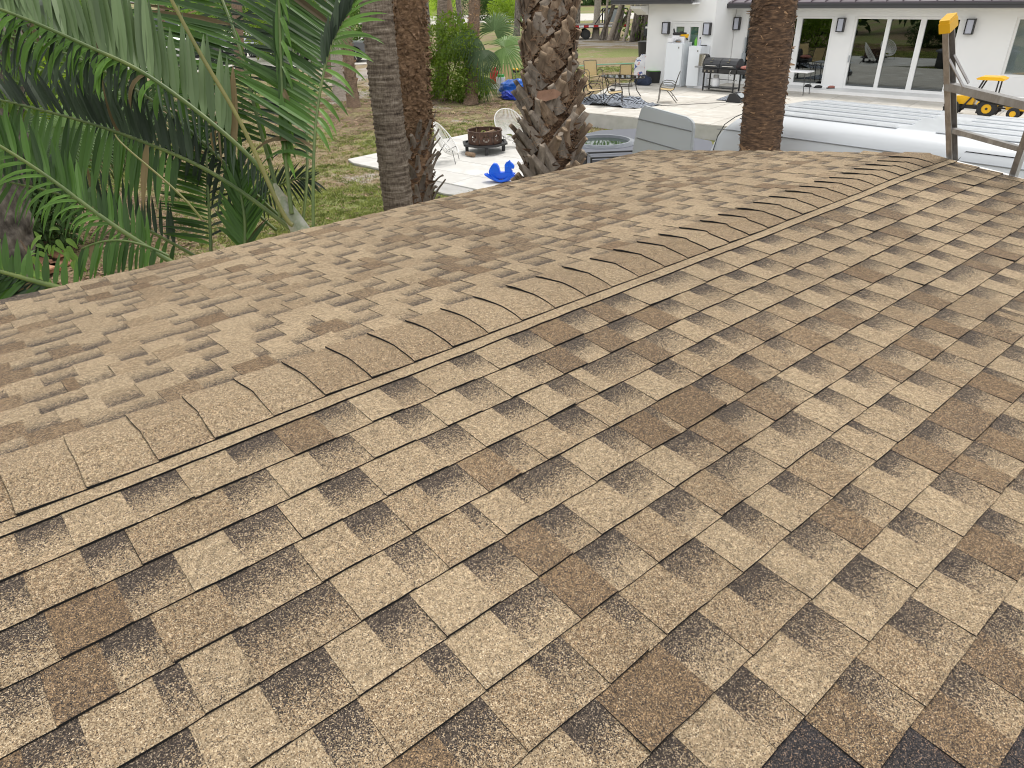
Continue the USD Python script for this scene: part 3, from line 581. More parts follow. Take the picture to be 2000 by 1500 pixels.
# --- trees further back: (u base, v base, width px, u at top of picture, label, bark)
def back_tree(u, v, w, utop, label, bark, seed, cat='palm tree', boots=0, chipn=0, hgt=9.0, name='palm_tree', rows=110):
    g = gp(u, v); dep = px(g)[2]; rad = w/2*dep/FPX
    b2 = at(utop, 0, dep*np.interp(0, [0, 1], [1, 1])); d = b2-g
    d = d-FWD*0; d = A(d[0], d[1], max(d[2], .8)); t = thing(name, label, cat, g); top = g+d*(hgt/d[2])
    tk = obj('trunk', column(g, top, rad, rad*.92, rows, 22, rad*.08, rad*.5 if bark == 'bark_pale' else 0, seed, rad*.35, fiss=rad*.12), lk(bark), t, smooth=True, world=True)
    if boots:
        r = RNG(seed)
        for k in range(boots):
            z = .15+k*(2.6/boots)*hgt/9; a = k*2.39996; o = A(math.cos(a), math.sin(a), 0); c = g+d*(z/d[2])
            v_, f_ = boot(c+o*rad*.85, o, unit(d), r.uniform(.16, .28), rad*.9, rad*.5, .02, r.uniform(.15, .4), 0, r); obj('leaf_base', (v_, f_), lk('boot_wood'), tk, world=True)
    if chipn:
        v_, f_ = chips(g, d, .1, 4.5, lambda z: rad, chipn, seed, (.04, .14), .4, .2); obj('bark_fibre', (v_, f_), lk('fibre_tan'), tk, world=True, kind='stuff')
    crown(t, top, 12, 2.2, seed, 'fan_dark')
    return t, g, d, rad
back_tree(664, 196, 25, 652, 'pale smooth palm trunk left of the small booted trunk, beyond the fronds', 'bark_pale', 21)
back_tree(691, 209, 22, 668, 'small palm trunk with brown ragged leaf bases, left of the grey ringed trunk', 'bark_brown', 22, boots=46, chipn=250)
back_tree(641, 150, 14, 630, 'thin brown palm trunk far behind the feather fronds', 'bark_brown', 37)
back_tree(790, 150, 30, 772, 'grey palm trunk showing between the ringed trunk and the brown shaggy one', 'bark_grey', 23)
back_tree(859, 188, 20, 864, 'slim grey-brown palm trunk standing in front of the bright green bush', 'bark_ringed', 24)
back_tree(836, 70, 14, 830, 'thin rough trunk far back, first to the left of the slim grey-brown trunk', 'bark_grey', 25)
back_tree(821, 62, 13, 818, 'thin rough trunk far back, nearest the brown shaggy palm', 'bark_grey', 26)
back_tree(884, 60, 15, 874, 'thin brown trunk far back, just right of the slim grey-brown trunk', 'bark_brown', 27)
back_tree(899, 50, 11, 895, 'very thin grey trunk far back between two brown trunks', 'bark_grey', 28)
back_tree(920, 203, 23, 927, 'reddish brown palm trunk ringed by drooping fan leaves', 'bark_brown', 29, chipn=500)
back_tree(1127, 68, 11, 1129, 'thin speckled grey trunk at the end of the flatbed trailer', 'bark_grey', 30)
back_tree(1163, 76, 13, 1168, 'pale leaning trunk standing in front of the flatbed trailer', 'bark_pale', 31)
back_tree(1009, 70, 12, 1012, 'grey trunk half hidden behind the thick cabbage palm', 'bark_grey', 34)
back_tree(470, 150, 20, 462, 'brown trunk far behind the feather fronds, right of the white truck', 'bark_brown', 35)
back_tree(318, 150, 14, 314, 'brown palm trunk in front of the white truck', 'bark_brown', 36)
# many-stemmed tree near the white house
g = gp(1212, 79); t = thing('fig_tree', 'many-stemmed grey tree with thin leaning stems beside the white house', 'tree', g)
r = RNG(41)
for k in range(17):
    bx = g+A(r.uniform(-2.0, 2.6), r.uniform(-.8, .8), 0); ln = r.uniform(-.25, .30)+(.35 if k > 10 else 0); top = bx+A(ln*5+(1.4 if k > 10 else 0), r.uniform(-.5, .5), 5.5); q = [bx+(top-bx)*s+A(r.normal(0, .06), 0, 0) for s in np.linspace(0, 1, 7)]
    b = MB().tube(q, np.linspace(r.uniform(.10, .26), .05, 7), 8); obj('trunk' if k == 0 else 'stem', b, lk('bark_grey' if k % 3 else 'bark_pale'), t, smooth=True, world=True)
def leaf_cloud(blobs, n, size, seed, droop=0.2, asp=.5):
    """n separate folded leaves spread through ellipsoid clumps ((centre), (radii))"""
    r = RNG(seed); vol = np.array([b_[1][0]*b_[1][1]*b_[1][2] for b_ in blobs])**.75; vol /= vol.sum(); ks = r.choice(len(blobs), n, p=vol)
    cen = np.array([b_[0] for b_ in blobs], float)[ks]; rad = np.array([b_[1] for b_ in blobs], float)[ks]
    q = r.normal(size=(n, 3)); q /= np.linalg.norm(q, axis=1, keepdims=True); sh = r.uniform(.25, 1, n)**.45; c = cen+q*rad*sh[:, None]*r.uniform(.85, 1.12, (n, 1))
    c[:, 2] = np.maximum(c[:, 2], .03)
    dr = q+r.normal(0, .7, (n, 3)); dr[:, 2] -= droop; dr /= np.linalg.norm(dr, axis=1, keepdims=True)
    nn = r.normal(0, .6, (n, 3))+A(0, 0, 1)+q*.5; s = np.cross(dr, nn); s /= np.maximum(np.linalg.norm(s, axis=1, keepdims=True), 1e-6); up = np.cross(s, dr)
    L = size*r.uniform(.6, 1.3, (n, 1)); w = L*asp/2
    V = np.stack([c, c+dr*L*.45+s*w+up*w*.35, c+dr*L, c+dr*L*.45-s*w+up*w*.35], 1).reshape(-1, 3); i = np.arange(n)[:, None]*4
    return V, np.concatenate([i+A(0, 1, 2).astype(int), i+A(0, 2, 3).astype(int)])
def bush(name, label, cat, g, blobs, n, size, mat, seed, stems=5, asp=.5, group=None):
    t = thing(name, label, cat, g, group=group); r = RNG(seed)
    bl = [(A(*g)+A(*c_), r_) for c_, r_ in blobs]
    b = MB()
    for k in range(stems):
        c_, r_ = bl[k % len(bl)]; e = A(*c_)+A(r.normal(0, .3)*r_[0], r.normal(0, .3)*r_[1], r_[2]*.4); s = A(*g)+A(r.normal(0, .1), r.normal(0, .1), -.02)
        b.tube([s, s*.6+e*.4+A(0, 0, .1), e], [.035, .025, .01], 5)
    obj('stem', b, lk('bark_brown'), t, world=True)
    obj('foliage', leaf_cloud(bl, n, size, seed, asp=asp), lk(mat), t, world=True, kind='stuff'); return t
obj('foliage', leaf_cloud([(g+A(1.2, 0, 1.3), (1.6, .7, 1.1)), (g+A(2.4, 0, .8), (1.2, .7, .8)), (g+A(-.5, 0, 6.2), (4, 3, 1.5)), (g+A(0, 0, 9.5), (8, 4, 4)), (g+A(-6, 3, 12), (8, 4, 5)), (g+A(6, 2, 12), (7, 4, 5))], 9000, .42, 42), lk('bush_green'), t, world=True, kind='stuff')
g = gp(872, 196)
bush('bush', 'rounded bright green bush behind the slim grey-brown palm trunk', 'bush', g, [((-1.0, -.1, .9), (.9, .8, 1.0)), ((-.9, .2, 2.0), (.8, .7, .8)), ((.55, .2, 1.0), (1.0, .9, 1.1)), ((.6, .3, 2.1), (.9, .8, .8)), ((-.1, .5, 2.6), (.7, .6, .6)), ((1.3, .3, .7), (.7, .7, .7))], 9000, .13, 'bush_bright', 51)
hedge = [(948, 40, 'dense green shrub far back above the fan palm', 2.2), (985, 50, 'round green shrub far back left of the thick cabbage palm', 2.2), (1016, 44, 'pale green shrub partly behind the thick cabbage palm', 2.4), (810, 48, 'bright shrub far back between thin trunks', 3.0), (765, 40, 'bright green shrub far back behind the brown shaggy palm', 3.0), (860, 40, 'green shrub far back behind the slim trunk', 3.0), (905, 34, 'deep green shrub far back behind the very thin trunk', 3.4)]
for k, (u, v, lab, s) in enumerate(hedge):
    g = gp(u, v); bush('shrub', lab, 'shrub', g, [((0, 0, s*.45), (s*.9, s*.7, s*.55)), ((s*.5, .3, s*.8), (s*.6, s*.5, s*.5)), ((-s*.5, 0, s*.85), (s*.6, s*.5, s*.55)), ((0, .4, s*1.2), (s*.55, s*.5, s*.45))], 4200, .22, ['bush_green', 'bush_bright'][k % 2] if k not in (6,) else 'bush_deep', 60+k, 4)
far = [(-118, 128), (-100, 134), (-84, 140), (-70, 146), (-136, 118), (-150, 104), (-160, 88), (-166, 70), (-170, 52), (-172, 36), (-168, 20), (-56, 152)]
words = ['beyond the bright lawn right of the trailer', 'beyond the bright lawn above the trailer', 'above the fig stems', 'beyond the lawn behind the white house roof', 'above the thick cabbage palm', 'above the fan palm', 'behind the thin far trunks', 'above the brown shaggy palm', 'above the grey ringed trunk', 'above the parked cars', 'above the white truck', 'far right behind the house']
for k, (x, y) in enumerate(far):
    r = RNG(200+k); g = A(x, y, 0); t = thing('broad_tree', 'distant dark green tree '+words[k], 'tree', g)
    obj('trunk', MB().tube([g, g+A(.2, 0, 3), g+A(0, .3, 6)], [.5, .35, .2], 7), lk('bark_grey'), t, world=True)
    bl = [(g+A(r.uniform(-7, 7), r.uniform(-4, 4), r.uniform(1.6, 9)), (r.uniform(3, 5.5), 3.5, r.uniform(2, 3.2))) for _ in range(11)]
    obj('foliage', leaf_cloud(bl, 3000, 1.0, 210+k), lk('bush_deep'), t, world=True, kind='stuff')
for k, (x, y) in enumerate([(-20, 44), (-11, 46), (-1, 45), (9, 44)]):
    r = RNG(260+k); g = A(x, y, 0); t = thing('broad_tree', 'tall leafy tree directly behind the white house roof, '+['left end', 'left of its middle', 'right of its middle', 'right end'][k], 'tree', g)
    obj('trunk', MB().tube([g, g+A(.2, 0, 3), g+A(0, .3, 7)], [.4, .3, .2], 7), lk('bark_grey'), t, world=True)
    obj('foliage', leaf_cloud([(g+A(r.uniform(-4, 4), r.uniform(-2, 3), r.uniform(7.5, 17)), (3.4, 3, 2.2)) for _ in range(16)], 3600, .8, 270+k), lk('bush_deep'), t, world=True, kind='stuff')
# shading trees behind the viewer, as the dark window reflections show
for k, (x, y, lab) in enumerate([(-14, -14, 'behind the shingled house, left'), (-3, -20, 'behind the shingled house, centre'), (9, -18, 'behind the shingled house, right'), (-26, -8, 'left behind the shingled house'), (20, -12, 'far right behind the shingled house')]):
    r = RNG(300+k); g = A(x, y, 0); t = thing('shade_tree', 'large dark leafy tree '+lab, 'tree', g)
    obj('trunk', MB().tube([g, g+A(.2, 0, 2.5), g+A(0, .3, 6)], [.35, .3, .2], 8), lk('bark_grey'), t, world=True)
    obj('foliage', leaf_cloud([(g+A(r.uniform(-4, 4), r.uniform(-3, 3), r.uniform(1.5, 8)), (3, 2.6, 2.0)) for _ in range(12)], 2600, .9, 310+k), lk('bush_deep'), t, world=True, kind='stuff')

# --- fan palm leaves
def fan(t, hub, direc, up, L, n, spread, seed, mat, droop=.25):
    r = RNG(seed); direc, up = unit(direc), unit(up); s = unit(np.cross(direc, up)); nrm = np.cross(s, direc); V, F = [], []
    for k in range(n):
        a = spread*(k/(n-1)-.5)+r.normal(0, .02); d_ = direc*math.cos(a)+s*math.sin(a); l = L*(1-.25*abs(a)/(spread/2))*r.uniform(.9, 1.05); sd = unit(np.cross(d_, nrm)); w = L*spread/n*.27; i = len(V)
        for q in (0.02, .35, .6, .82, 1.0):
            p = hub+d_*l*q+nrm*L*(-.10*q)+A(0, 0, -droop*l*max(0, q-.3)**2*2.2); ww = w*(min(q*2.2, 1) if q < .5 else (1-q)*1.9+.04)
            V += [p-sd*ww, p+nrm*ww*.5, p+sd*ww]
        for q in range(4):
            for j in (0, 1): F.append([i+q*3+j, i+q*3+j+1, i+q*3+j+4, i+q*3+j+3])
    return obj('leaf', (np.array(V), tri(F)), lk(mat), t, world=True)
cx_, cy_ = RIGHT, UP
def fan_plant(label, root, leaves, seed):
    t = thing('fan_palm', label, 'fan palm', root)
    for k, (u, v, dep, ang, L, spread, mat, droop) in enumerate(leaves):
        hub = at(u, v, dep); dr = cx_*math.cos(math.radians(ang))+cy_*math.sin(math.radians(ang))-FWD*.25
        obj('stalk', MB().tube([root, (root+hub)/2+A(0, 0, .15), hub], [.018, .014, .010], 5, False), lk('petiole_green'), t, world=True)
        fan(t, hub, dr, -FWD+cy_*.15, L, 34, math.radians(spread), seed+k, mat, droop)
dp = px(gp(920, 203))[2]; root = at(922, 95, dp)
fan_plant('fan palm with large green fan leaves around the reddish brown trunk', root, [(985, 92, dp-.4, -10, 1.25, 300, 'fan_green', .3), (930, 70, dp-.5, -150, 1.1, 200, 'fan_dark', .5), (905, 62, dp-.2, -110, 1.2, 130, 'fan_green', .5), (965, 60, dp+.2, 60, 1.2, 240, 'fan_dark', .3), (940, 98, dp-.6, -80, 1.1, 170, 'fan_dark', .6)], 70)
g = gp(952, 197); dp = px(g)[2]
fan_plant('low pale fan palm hanging beside the bucket at the foot of the reddish trunk', g, [(941, 150, dp-.3, -85, 1.05, 165, 'fan_green', .35), (948, 146, dp-.1, 80, .6, 90, 'fan_dark', .3), (953, 140, dp, 100, .5, 60, 'fan_dark', .2)], 80)
# pale fan palms behind the feather fronds
for k, (u, v, lab) in enumerate([(215, 250, 'pale spiky fan palm seen through the feather fronds'), (175, 60, 'yellowish fan palm high behind the feather fronds'), (110, 300, 'spiky fan palm low on the left behind the fronds'), (600, 60, 'green fan palm between the parked cars and the pale trunk')]):
    dp = [13.0, 19.0, 12.0, 22.0][k]; root = at(u, v+60, dp); root[2] = max(root[2]-.5, 0); r = RNG(90+k)
    fan_plant(lab, root, [(u+r.uniform(-70, 70)*13/dp, v+r.uniform(-55, 35)*13/dp, dp+r.uniform(-.5, .5), r.uniform(0, 180) if j % 2 else r.uniform(-40, 220), r.uniform(.7, 1.0), r.uniform(150, 260), ['fan_green', 'fan_dark'][j % 2] if k != 1 else 'fan_green', .3) for j in range(9)], 95+10*k)
# ================================================================== FEATHER PALMS (left)
def leaflet(p, dr, face, L, w, droop, fold=.35, seg=6):
    dr = unit(dr); V = []; q = A(*p); d_ = dr.copy()
    for k in range(seg+1):
        t = k/seg; s = unit(np.cross(d_, face)); n_ = np.cross(s, d_); ww = w/2*(min(1, .35+3.2*t) if t < .25 else (1-((t-.25)/.75)**2.2)*1.0+.02)
        V += [q-s*ww+n_*ww*fold, q, q+s*ww+n_*ww*fold]
        d_ = unit(d_+A(0, 0, -droop/seg)*(1+1.5*t)); q = q+d_*L/seg
    F = [[3*k+j, 3*k+j+1, 3*k+j+4, 3*k+j+3] for k in range(seg) for j in (0, 1)]
    return np.array(V), tri(F)
def spline(pts, n):
    P = np.array([at(*p) for p in pts]); t = np.linspace(0, len(P)-1, n)
    from scipy.interpolate import CubicSpline
    return CubicSpline(np.arange(len(P)), P)(t)
COUNT = {}
def frond(palm, pts, r0, r1, sides, seed, stalk='petiole_green'):
    """pts: the midrib from base to tip (u, v, depth); sides: (t0, t1, n, ang0, ang1, len0, lenmid, len1, width, towards viewer, droop, look)"""
    P = spline(pts, 60); fr = obj('frond', MB().tube(P, np.linspace(r0, r1, 60), 6), lk(stalk), palm, smooth=True, world=True); r = RNG(seed)
    for (t0, t1, n, a0, a1, l0, lm, l1, w, dz, droop, look) in sides:
        for k in range(n):
            q = k/max(n-1, 1); t = t0+(t1-t0)*q; x = t*59; i = min(int(x), 58); p = P[i]+(P[i+1]-P[i])*(x-i)
            a = math.radians(a0+(a1-a0)*q+r.normal(0, 2.2)); dr = RIGHT*math.cos(a)+UP*math.sin(a)-FWD*(dz+r.normal(0, .05))
            L = np.interp(q, [0, .5, 1], [l0, lm, l1])*r.uniform(.92, 1.06)
            face = unit(-FWD+UP*.35+RIGHT*r.normal(0, .25)+UP*r.normal(0, .15))
            v, f = leaflet(p, dr, face, L*(r.uniform(.5, .8) if r.random() < .05 else 1), w*r.uniform(.8, 1.15), droop*r.uniform(.6, 1.4)+(r.uniform(.3, .9) if r.random() < .06 else 0))
            obj('leaflet', (v, f), lk('leaflet_brown' if r.random() < .035 else look), fr, world=True)
    return fr
root = at(604, 470, 6.0); root[2] = 0
pa = thing('feather_palm', 'big feather palm at the roof edge with long dark green fronds arching left', 'palm tree', root)
cs = [at(604, 500, 6.0), at(590, 455, 6.0), at(572, 425, 5.98), at(552, 392, 5.95), at(534, 360, 5.93)]
obj('trunk', MB().tube([root, root+A(0, 0, .6), cs[0], cs[1]], [.10, .09, .085, .075], 12), lk('bark_pale'), pa, smooth=True, world=True)
obj('crownshaft', MB().tube(cs, [.082, .085, .07, .05, .025], 12), lk('crownshaft'), pa, smooth=True, world=True)
frond(pa, [(566, 430, 5.95), (520, 345, 5.9), (440, 262, 5.8), (300, 155, 5.7), (200, 103, 5.6), (100, 58, 5.5), (0, 18, 5.4), (-90, -10, 5.3)], .024, .010,
      [(.26, .97, 42, 93, 118, .74, .96, .8, .088, -.12, .03, 'leaflet_pale'), (.40, .97, 26, 196, 205, .30, .46, .55, .055, .35, 1.7, 'leaflet_bright'), (.14, .42, 22, 262, 285, .22, .30, .30, .022, .1, .2, 'leaflet_dark'), (.45, .97, 24, 255, 232, .3, .5, .5, .05, -.1, .5, 'leaflet_dark')], 1)
frond(pa, [(578, 455, 6.05), (500, 395, 6.1), (400, 330, 6.15), (300, 285, 6.2), (220, 255, 6.25), (120, 225, 6.3), (0, 195, 6.4), (-80, 180, 6.4)], .020, .010,
      [(.30, .98, 36, 94, 132, .40, .52, .50, .060, .1, .05, 'leaflet_dark'), (.36, .98, 36, 267, 262, .5, .78, .85, .062, .12, .12, 'leaflet_green')], 2)
frond(pa, [(548, 425, 6.0), (530, 330, 6.0), (500, 220, 6.1), (470, 100, 6.2), (430, -10, 6.3), (400, -70, 6.3)], .020, .012,
      [(.30, .97, 34, 156, 164, .75, 1.05, .95, .052, -.05, .10, 'leaflet_green'), (.30, .9, 9, -48, -62, .18, .25, .25, .035, .3, .9, 'leaflet_bright')], 3)
frond(pa, [(570, 418, 5.9), (558, 300, 5.9), (550, 150, 5.9), (545, -10, 5.9), (542, -80, 5.9)], .018, .012,
      [(.20, .95, 14, 92, 95, .5, .6, .6, .070, .0, .0, 'leaflet_green'), (.25, .9, 10, -50, -62, .22, .28, .28, .04, .25, .9, 'leaflet_bright')], 4)
frond(pa, [(612, 450, 5.75), (613, 300, 5.8), (622, 200, 5.9), (640, 110, 6.0), (665, 50, 6.1), (700, -20, 6.2)], .014, .010,
      [(.18, .97, 40, 149, 140, .75, 1.15, 1.0, .056, -.05, .06, 'leaflet_green'), (.30, .97, 18, -50, 48, .25, .42, .5, .045, .25, .5, 'leaflet_bright'), (.55, .98, 14, 95, 62, .3, .4, .5, .05, .1, .15, 'leaflet_dark')], 5)
frond(pa, [(572, 440, 5.85), (530, 370, 5.8), (470, 240, 5.7), (400, 120, 5.6), (335, 0, 5.5), (300, -70, 5.4)], .019, .013, [], 6, 'petiole_yellow')
root = at(360, 540, 6.0); root[2] = 0
pb = thing('feather_palm', 'lower feather palm with one bright green frond slanting to the far left edge', 'palm tree', root)
obj('trunk', MB().tube([root, root+A(0, 0, .5), at(340, 512, 5.7)], [.08, .07, .04], 10), lk('bark_pale'), pb, smooth=True, world=True)
frond(pb, [(337, 513, 5.6), (260, 465, 5.6), (180, 410, 5.6), (100, 350, 5.6), (0, 285, 5.5), (-70, 250, 5.5)], .022, .010,
      [(.12, .97, 34, 97, 112, .30, .42, .45, .05, -.1, .05, 'leaflet_green'), (.30, .97, 18, 172, 190, .30, .50, .5, .036, .3, .85, 'leaflet_bright'), (.1, .5, 12, 200, 215, .15, .22, .25, .02, .2, .4, 'leaflet_bright')], 7)
frond(pb, [(412, 492, 6.4), (408, 400, 6.5), (404, 330, 6.6), (405, 262, 6.7)], .016, .010,
      [(.05, .97, 30, 168, 150, .5, .58, .4, .040, .0, .10, 'leaflet_green'), (.1, .95, 14, 30, 40, .2, .3, .3, .035, .0, .3, 'leaflet_dark')], 8)
frond(pb, [(478, 490, 6.3), (478, 430, 6.3), (470, 380, 6.3), (455, 320, 6.4)], .018, .010,
      [(.0, .97, 24, 128, 100, .42, .45, .3, .055, .0, .0, 'leaflet_green'), (.0, .95, 22, 58, 62, .35, .40, .3, .045, .0, .10, 'leaflet_green')], 9)
frond(pb, [(500, 402, 6.9), (530, 372, 6.9), (570, 352, 6.9), (602, 352, 6.9)], .012, .007,
      [(.0, .98, 18, 92, 30, .30, .28, .15, .026, .0, .1, 'leaflet_dark'), (.1, .98, 20, 262, 350, .22, .30, .22, .024, .0, .5, 'leaflet_dark')], 10)
frond(pb, [(395, 430, 5.55), (330, 360, 5.5), (260, 300, 5.5), (225, 262, 5.5)], .010, .006, [], 14, 'petiole_yellow')
root = at(150, 600, 4.9); root[2] = 0
pc = thing('feather_palm', 'small feather palm at the lower left corner with one dark frond along the eave', 'palm tree', root)
frond(pc, [(150, 570, 4.65), (60, 547, 4.65), (0, 530, 4.65), (-70, 515, 4.65)], .020, .012,
      [(.0, .98, 16, 88, 96, .22, .27, .28, .048, .0, .05, 'leaflet_green'), (.05, .98, 16, 195, 205, .35, .45, .4, .04, .0, .3, 'leaflet_dark'), (.1, .98, 14, 215, 230, .25, .35, .3, .045, .05, .3, 'leaflet_green')], 11)
frond(pc, [(330, 500, 5.1), (270, 476, 5.05), (215, 470, 5.0), (160, 486, 5.0)], .010, .006, [(.15, .98, 15, 262, 258, .22, .33, .25, .040, .05, .15, 'leaflet_green')], 12)
obj('trunk', MB().tube([root, root+A(0, 0, 1.0), at(150, 570, 4.65)], [.07, .06, .03], 10), lk('bark_pale'), pc, smooth=True, world=True)

root = at(575, 480, 6.7); root[2] = 0
pd = thing('feather_palm', 'deep green feather palm half hidden behind the other fronds', 'palm tree', root)
obj('trunk', MB().tube([root, root+A(0, 0, 1.0), at(575, 450, 6.5)], [.09, .07, .04], 10), lk('bark_pale'), pd, smooth=True, world=True)
frond(pd, [(572, 445, 6.5), (470, 350, 6.5), (360, 245, 6.6), (250, 165, 6.7), (130, 105, 6.8), (-20, 62, 6.9)], .018, .009, [(.2, .97, 34, 88, 112, .5, .62, .6, .05, .05, .05, 'leaflet_green'), (.2, .97, 34, 262, 236, .45, .6, .55, .05, .05, .1, 'leaflet_dark')], 21)
frond(pd, [(590, 440, 6.6), (600, 300, 6.8), (588, 170, 7.0), (560, 55, 7.1), (525, -50, 7.2)], .016, .010, [(.25, .97, 32, 158, 168, .55, .8, .8, .045, -.05, .1, 'leaflet_dark'), (.4, .97, 20, 25, 15, .3, .5, .5, .045, .1, .2, 'leaflet_green')], 22)
frond(pd, [(540, 450, 6.6), (440, 330, 6.8), (390, 200, 7.0), (360, 80, 7.1), (345, -30, 7.2)], .016, .010, [(.25, .97, 32, 150, 170, .5, .75, .75, .045, -.05, .12, 'leaflet_green'), (.3, .97, 24, 40, 10, .4, .6, .6, .042, .1, .15, 'leaflet_dark')], 23)
frond(pd, [(380, 500, 6.5), (250, 430, 6.5), (120, 380, 6.6), (-20, 350, 6.7)], .016, .009, [(.1, .97, 30, 92, 110, .35, .45, .45, .045, .05, .08, 'leaflet_dark'), (.1, .97, 26, 255, 240, .3, .42, .4, .04, .05, .2, 'leaflet_green')], 24)
# leafy tree and shrubs at the far left
g = gp(30, 470)
t = thing('mango_tree', 'old grey tree trunk at the left edge with large glossy bright leaves above it', 'tree', g)
b0, b1 = at(18, 560, 8.0), at(10, 380, 8.0); dd = b1-b0; base = b0-dd*(b0[2]/dd[2]); top = base+dd*(4.2/dd[2])
obj('trunk', column(base, top, .28, .24, 90, 26, .06, 0, 90, .1, fiss=.06), lk('bark_grey'), t, smooth=True, world=True)
def sprays(t, spots, n, L, asp, mat, seed, name='leaf_spray'):
    r = RNG(seed); b = MB(); n0 = 0
    for (u, v, dep, su, sv) in spots:
        for k in range(n):
            c_ = at(u+r.normal(0, su), v+r.normal(0, sv), dep+r.normal(0, .25)); a = r.uniform(200, 345) if r.random() < .8 else r.uniform(0, 360); a = math.radians(a)
            l = L*r.uniform(.6, 1.15); v_, f_ = leaflet(c_, RIGHT*math.cos(a)+UP*math.sin(a)*.8-FWD*r.uniform(-.3, .5), unit(-FWD+UP*r.uniform(.2, 1)), l, l*asp, .5, .2, 5); b.add(v_, f_)
    return obj(name, b, lk(mat), t, world=True, kind='stuff')
sprays(t, [(15, 130, 7.2, 30, 45), (70, 90, 7.4, 40, 40), (30, 90, 7.3, 40, 35), (140, 100, 7.8, 50, 40), (20, 180, 7.2, 25, 25)], 42, .17, .28, 'broad_leaf', 5)
for k in range(5):
    e = at(20+35*k, 110-10*k, 7.3); obj('branch', MB().tube([top+A(0, 0, -.8), (top+e)/2, e], [.06, .035, .012], 6), lk('bark_grey'), t, world=True)
g = gp(55, 565); t = thing('sapling', 'leafy sapling with broad hanging leaves in front of the old grey trunk', 'sapling', g)
obj('stem', MB().tube([g, at(70, 560, 6.0), at(60, 500, 5.9), at(40, 470, 5.9)], [.02, .016, .012, .006], 6), lk('bark_brown'), t, world=True)
sprays(t, [(45, 500, 5.9, 30, 22), (90, 475, 5.9, 16, 12), (130, 495, 6.1, 10, 10), (10, 520, 5.9, 20, 30)], 11, .13, .36, 'bush_green', 6)
for k, (u, v, dep, lab, mat, s) in enumerate([(60, 230, 17, 'bright green thicket far left behind the fronds', 'bush_bright', 1.6), (150, 190, 20, 'dark thicket behind the arching fronds', 'bush_deep', 1.8), (30, 330, 12, 'dark undergrowth left of the old grey trunk', 'bush_deep', 1.0), (20, 60, 28, 'tall dark thicket at the top left corner', 'bush_deep', 3.2), (130, 30, 32, 'tall green thicket beside the white truck', 'bush_green', 3.4), (540, 40, 46, 'bright green thicket behind the parked cars', 'bush_bright', 2.6), (620, 30, 48, 'green thicket behind the pale smooth trunk', 'bush_green', 2.6), (480, 10, 60, 'deep green thicket far behind the cars', 'bush_deep', 3.5), (690, 40, 56, 'deep green thicket left of the grey ringed trunk', 'bush_green', 2.6), (390, 10, 62, 'green thicket above the white truck', 'bush_green', 3.4)]):
    g = at(u, v, dep); g[2] = 0
    bush('thicket', lab, 'thicket', g, [((0, 0, s*.5), (s, s*.7, s*.6)), ((s*.7, 0, s*.9), (s*.7, s*.6, s*.6)), ((-s*.7, .2, s*.8), (s*.8, s*.6, s*.7)), ((0, .2, s*1.3), (s*.8, s*.6, s*.5))], 3500, .1*s+.06, mat, 120+k, 5, .4)

# ground cover: grass tufts and fallen leaves
def scatter(name, label, cat, proto, mat, pts, sc, seed):
    pi = UsdGeom.PointInstancer.Define(stage, '/World/'+name); P = UsdGeom.Scope
    protos = []
    for k, (v, f) in enumerate(proto):
        q = usdkit.mesh(stage, f'/World/{name}/blade_{k:03d}' if False else f'/World/{name}/tuft_{k:03d}', (v, f), lk(mat)); protos.append(q.GetPath())
    pi.CreatePrototypesRel().SetTargets(protos); r = RNG(seed); n = len(pts)
    pi.CreateProtoIndicesAttr(Vt.IntArray.FromNumpy(r.integers(0, len(proto), n).astype(np.int32))); pi.CreatePositionsAttr(Vt.Vec3fArray.FromNumpy(pts.astype(np.float32)))
    s = r.uniform(sc[0], sc[1], n); pi.CreateScalesAttr(Vt.Vec3fArray.FromNumpy(np.repeat(s[:, None], 3, 1).astype(np.float32)))
    a = r.uniform(0, 6.283, n); pi.CreateOrientationsAttr(Vt.QuathArray([Gf.Quath(math.cos(x/2), 0, 0, math.sin(x/2)) for x in a]))
    tag(pi.GetPrim(), label, cat, kind='stuff')
def tuft(seed, n, h, sp, wd=.006):
    r = RNG(seed); V, F = [], []
    for k in range(n):
        a = r.uniform(0, 6.28); o = A(math.cos(a), math.sin(a), 0); p = A(r.normal(0, sp), r.normal(0, sp), -.01); l = h*r.uniform(.5, 1.2); s = A(-o[1], o[0], 0)*wd; i = len(V); e = r.uniform(.2, .9)
        V += [p-s, p+s, p+o*l*e*.5+A(0, 0, l*.7)+s*.6, p+o*l*e+A(0, 0, l*.85)]; F += [[i, i+1, i+2], [i, i+2, i+3]]
    return np.array(V), np.array(F)
def litter(seed):
    r = RNG(seed); V, F = [], []
    for k in range(7):
        a = r.uniform(0, 6.28); o = A(math.cos(a), math.sin(a), r.uniform(-.1, .25)); s = A(-o[1], o[0], r.uniform(-.3, .3)); p = A(r.normal(0, .12), r.normal(0, .12), .012); l = r.uniform(.05, .14); w = l*r.uniform(.15, .4); i = len(V)
        V += [p, p+o*l*.5+s*w*.5, p+o*l, p+o*l*.5-s*w*.5]; F += [[i, i+1, i+2], [i, i+2, i+3]]
    return np.array(V), np.array(F)
leafmat('grass_blade', (0.09, 0.135, 0.028), (0.25, 0.28, 0.085), rnd=.35, rough=.6, trans=.3, scale=.8)
leafmat('straw_blade', (0.19, 0.15, 0.075), (0.36, 0.29, 0.165), rnd=.3, rough=.7, trans=.2, scale=.8)
pm('dead_leaf', (0.09, 0.055, 0.035), (0.24, 0.15, 0.09), scale=5, rough=.85, c3=(0.42, 0.31, 0.21), lo=.3, hi=.7, rnd=.5)
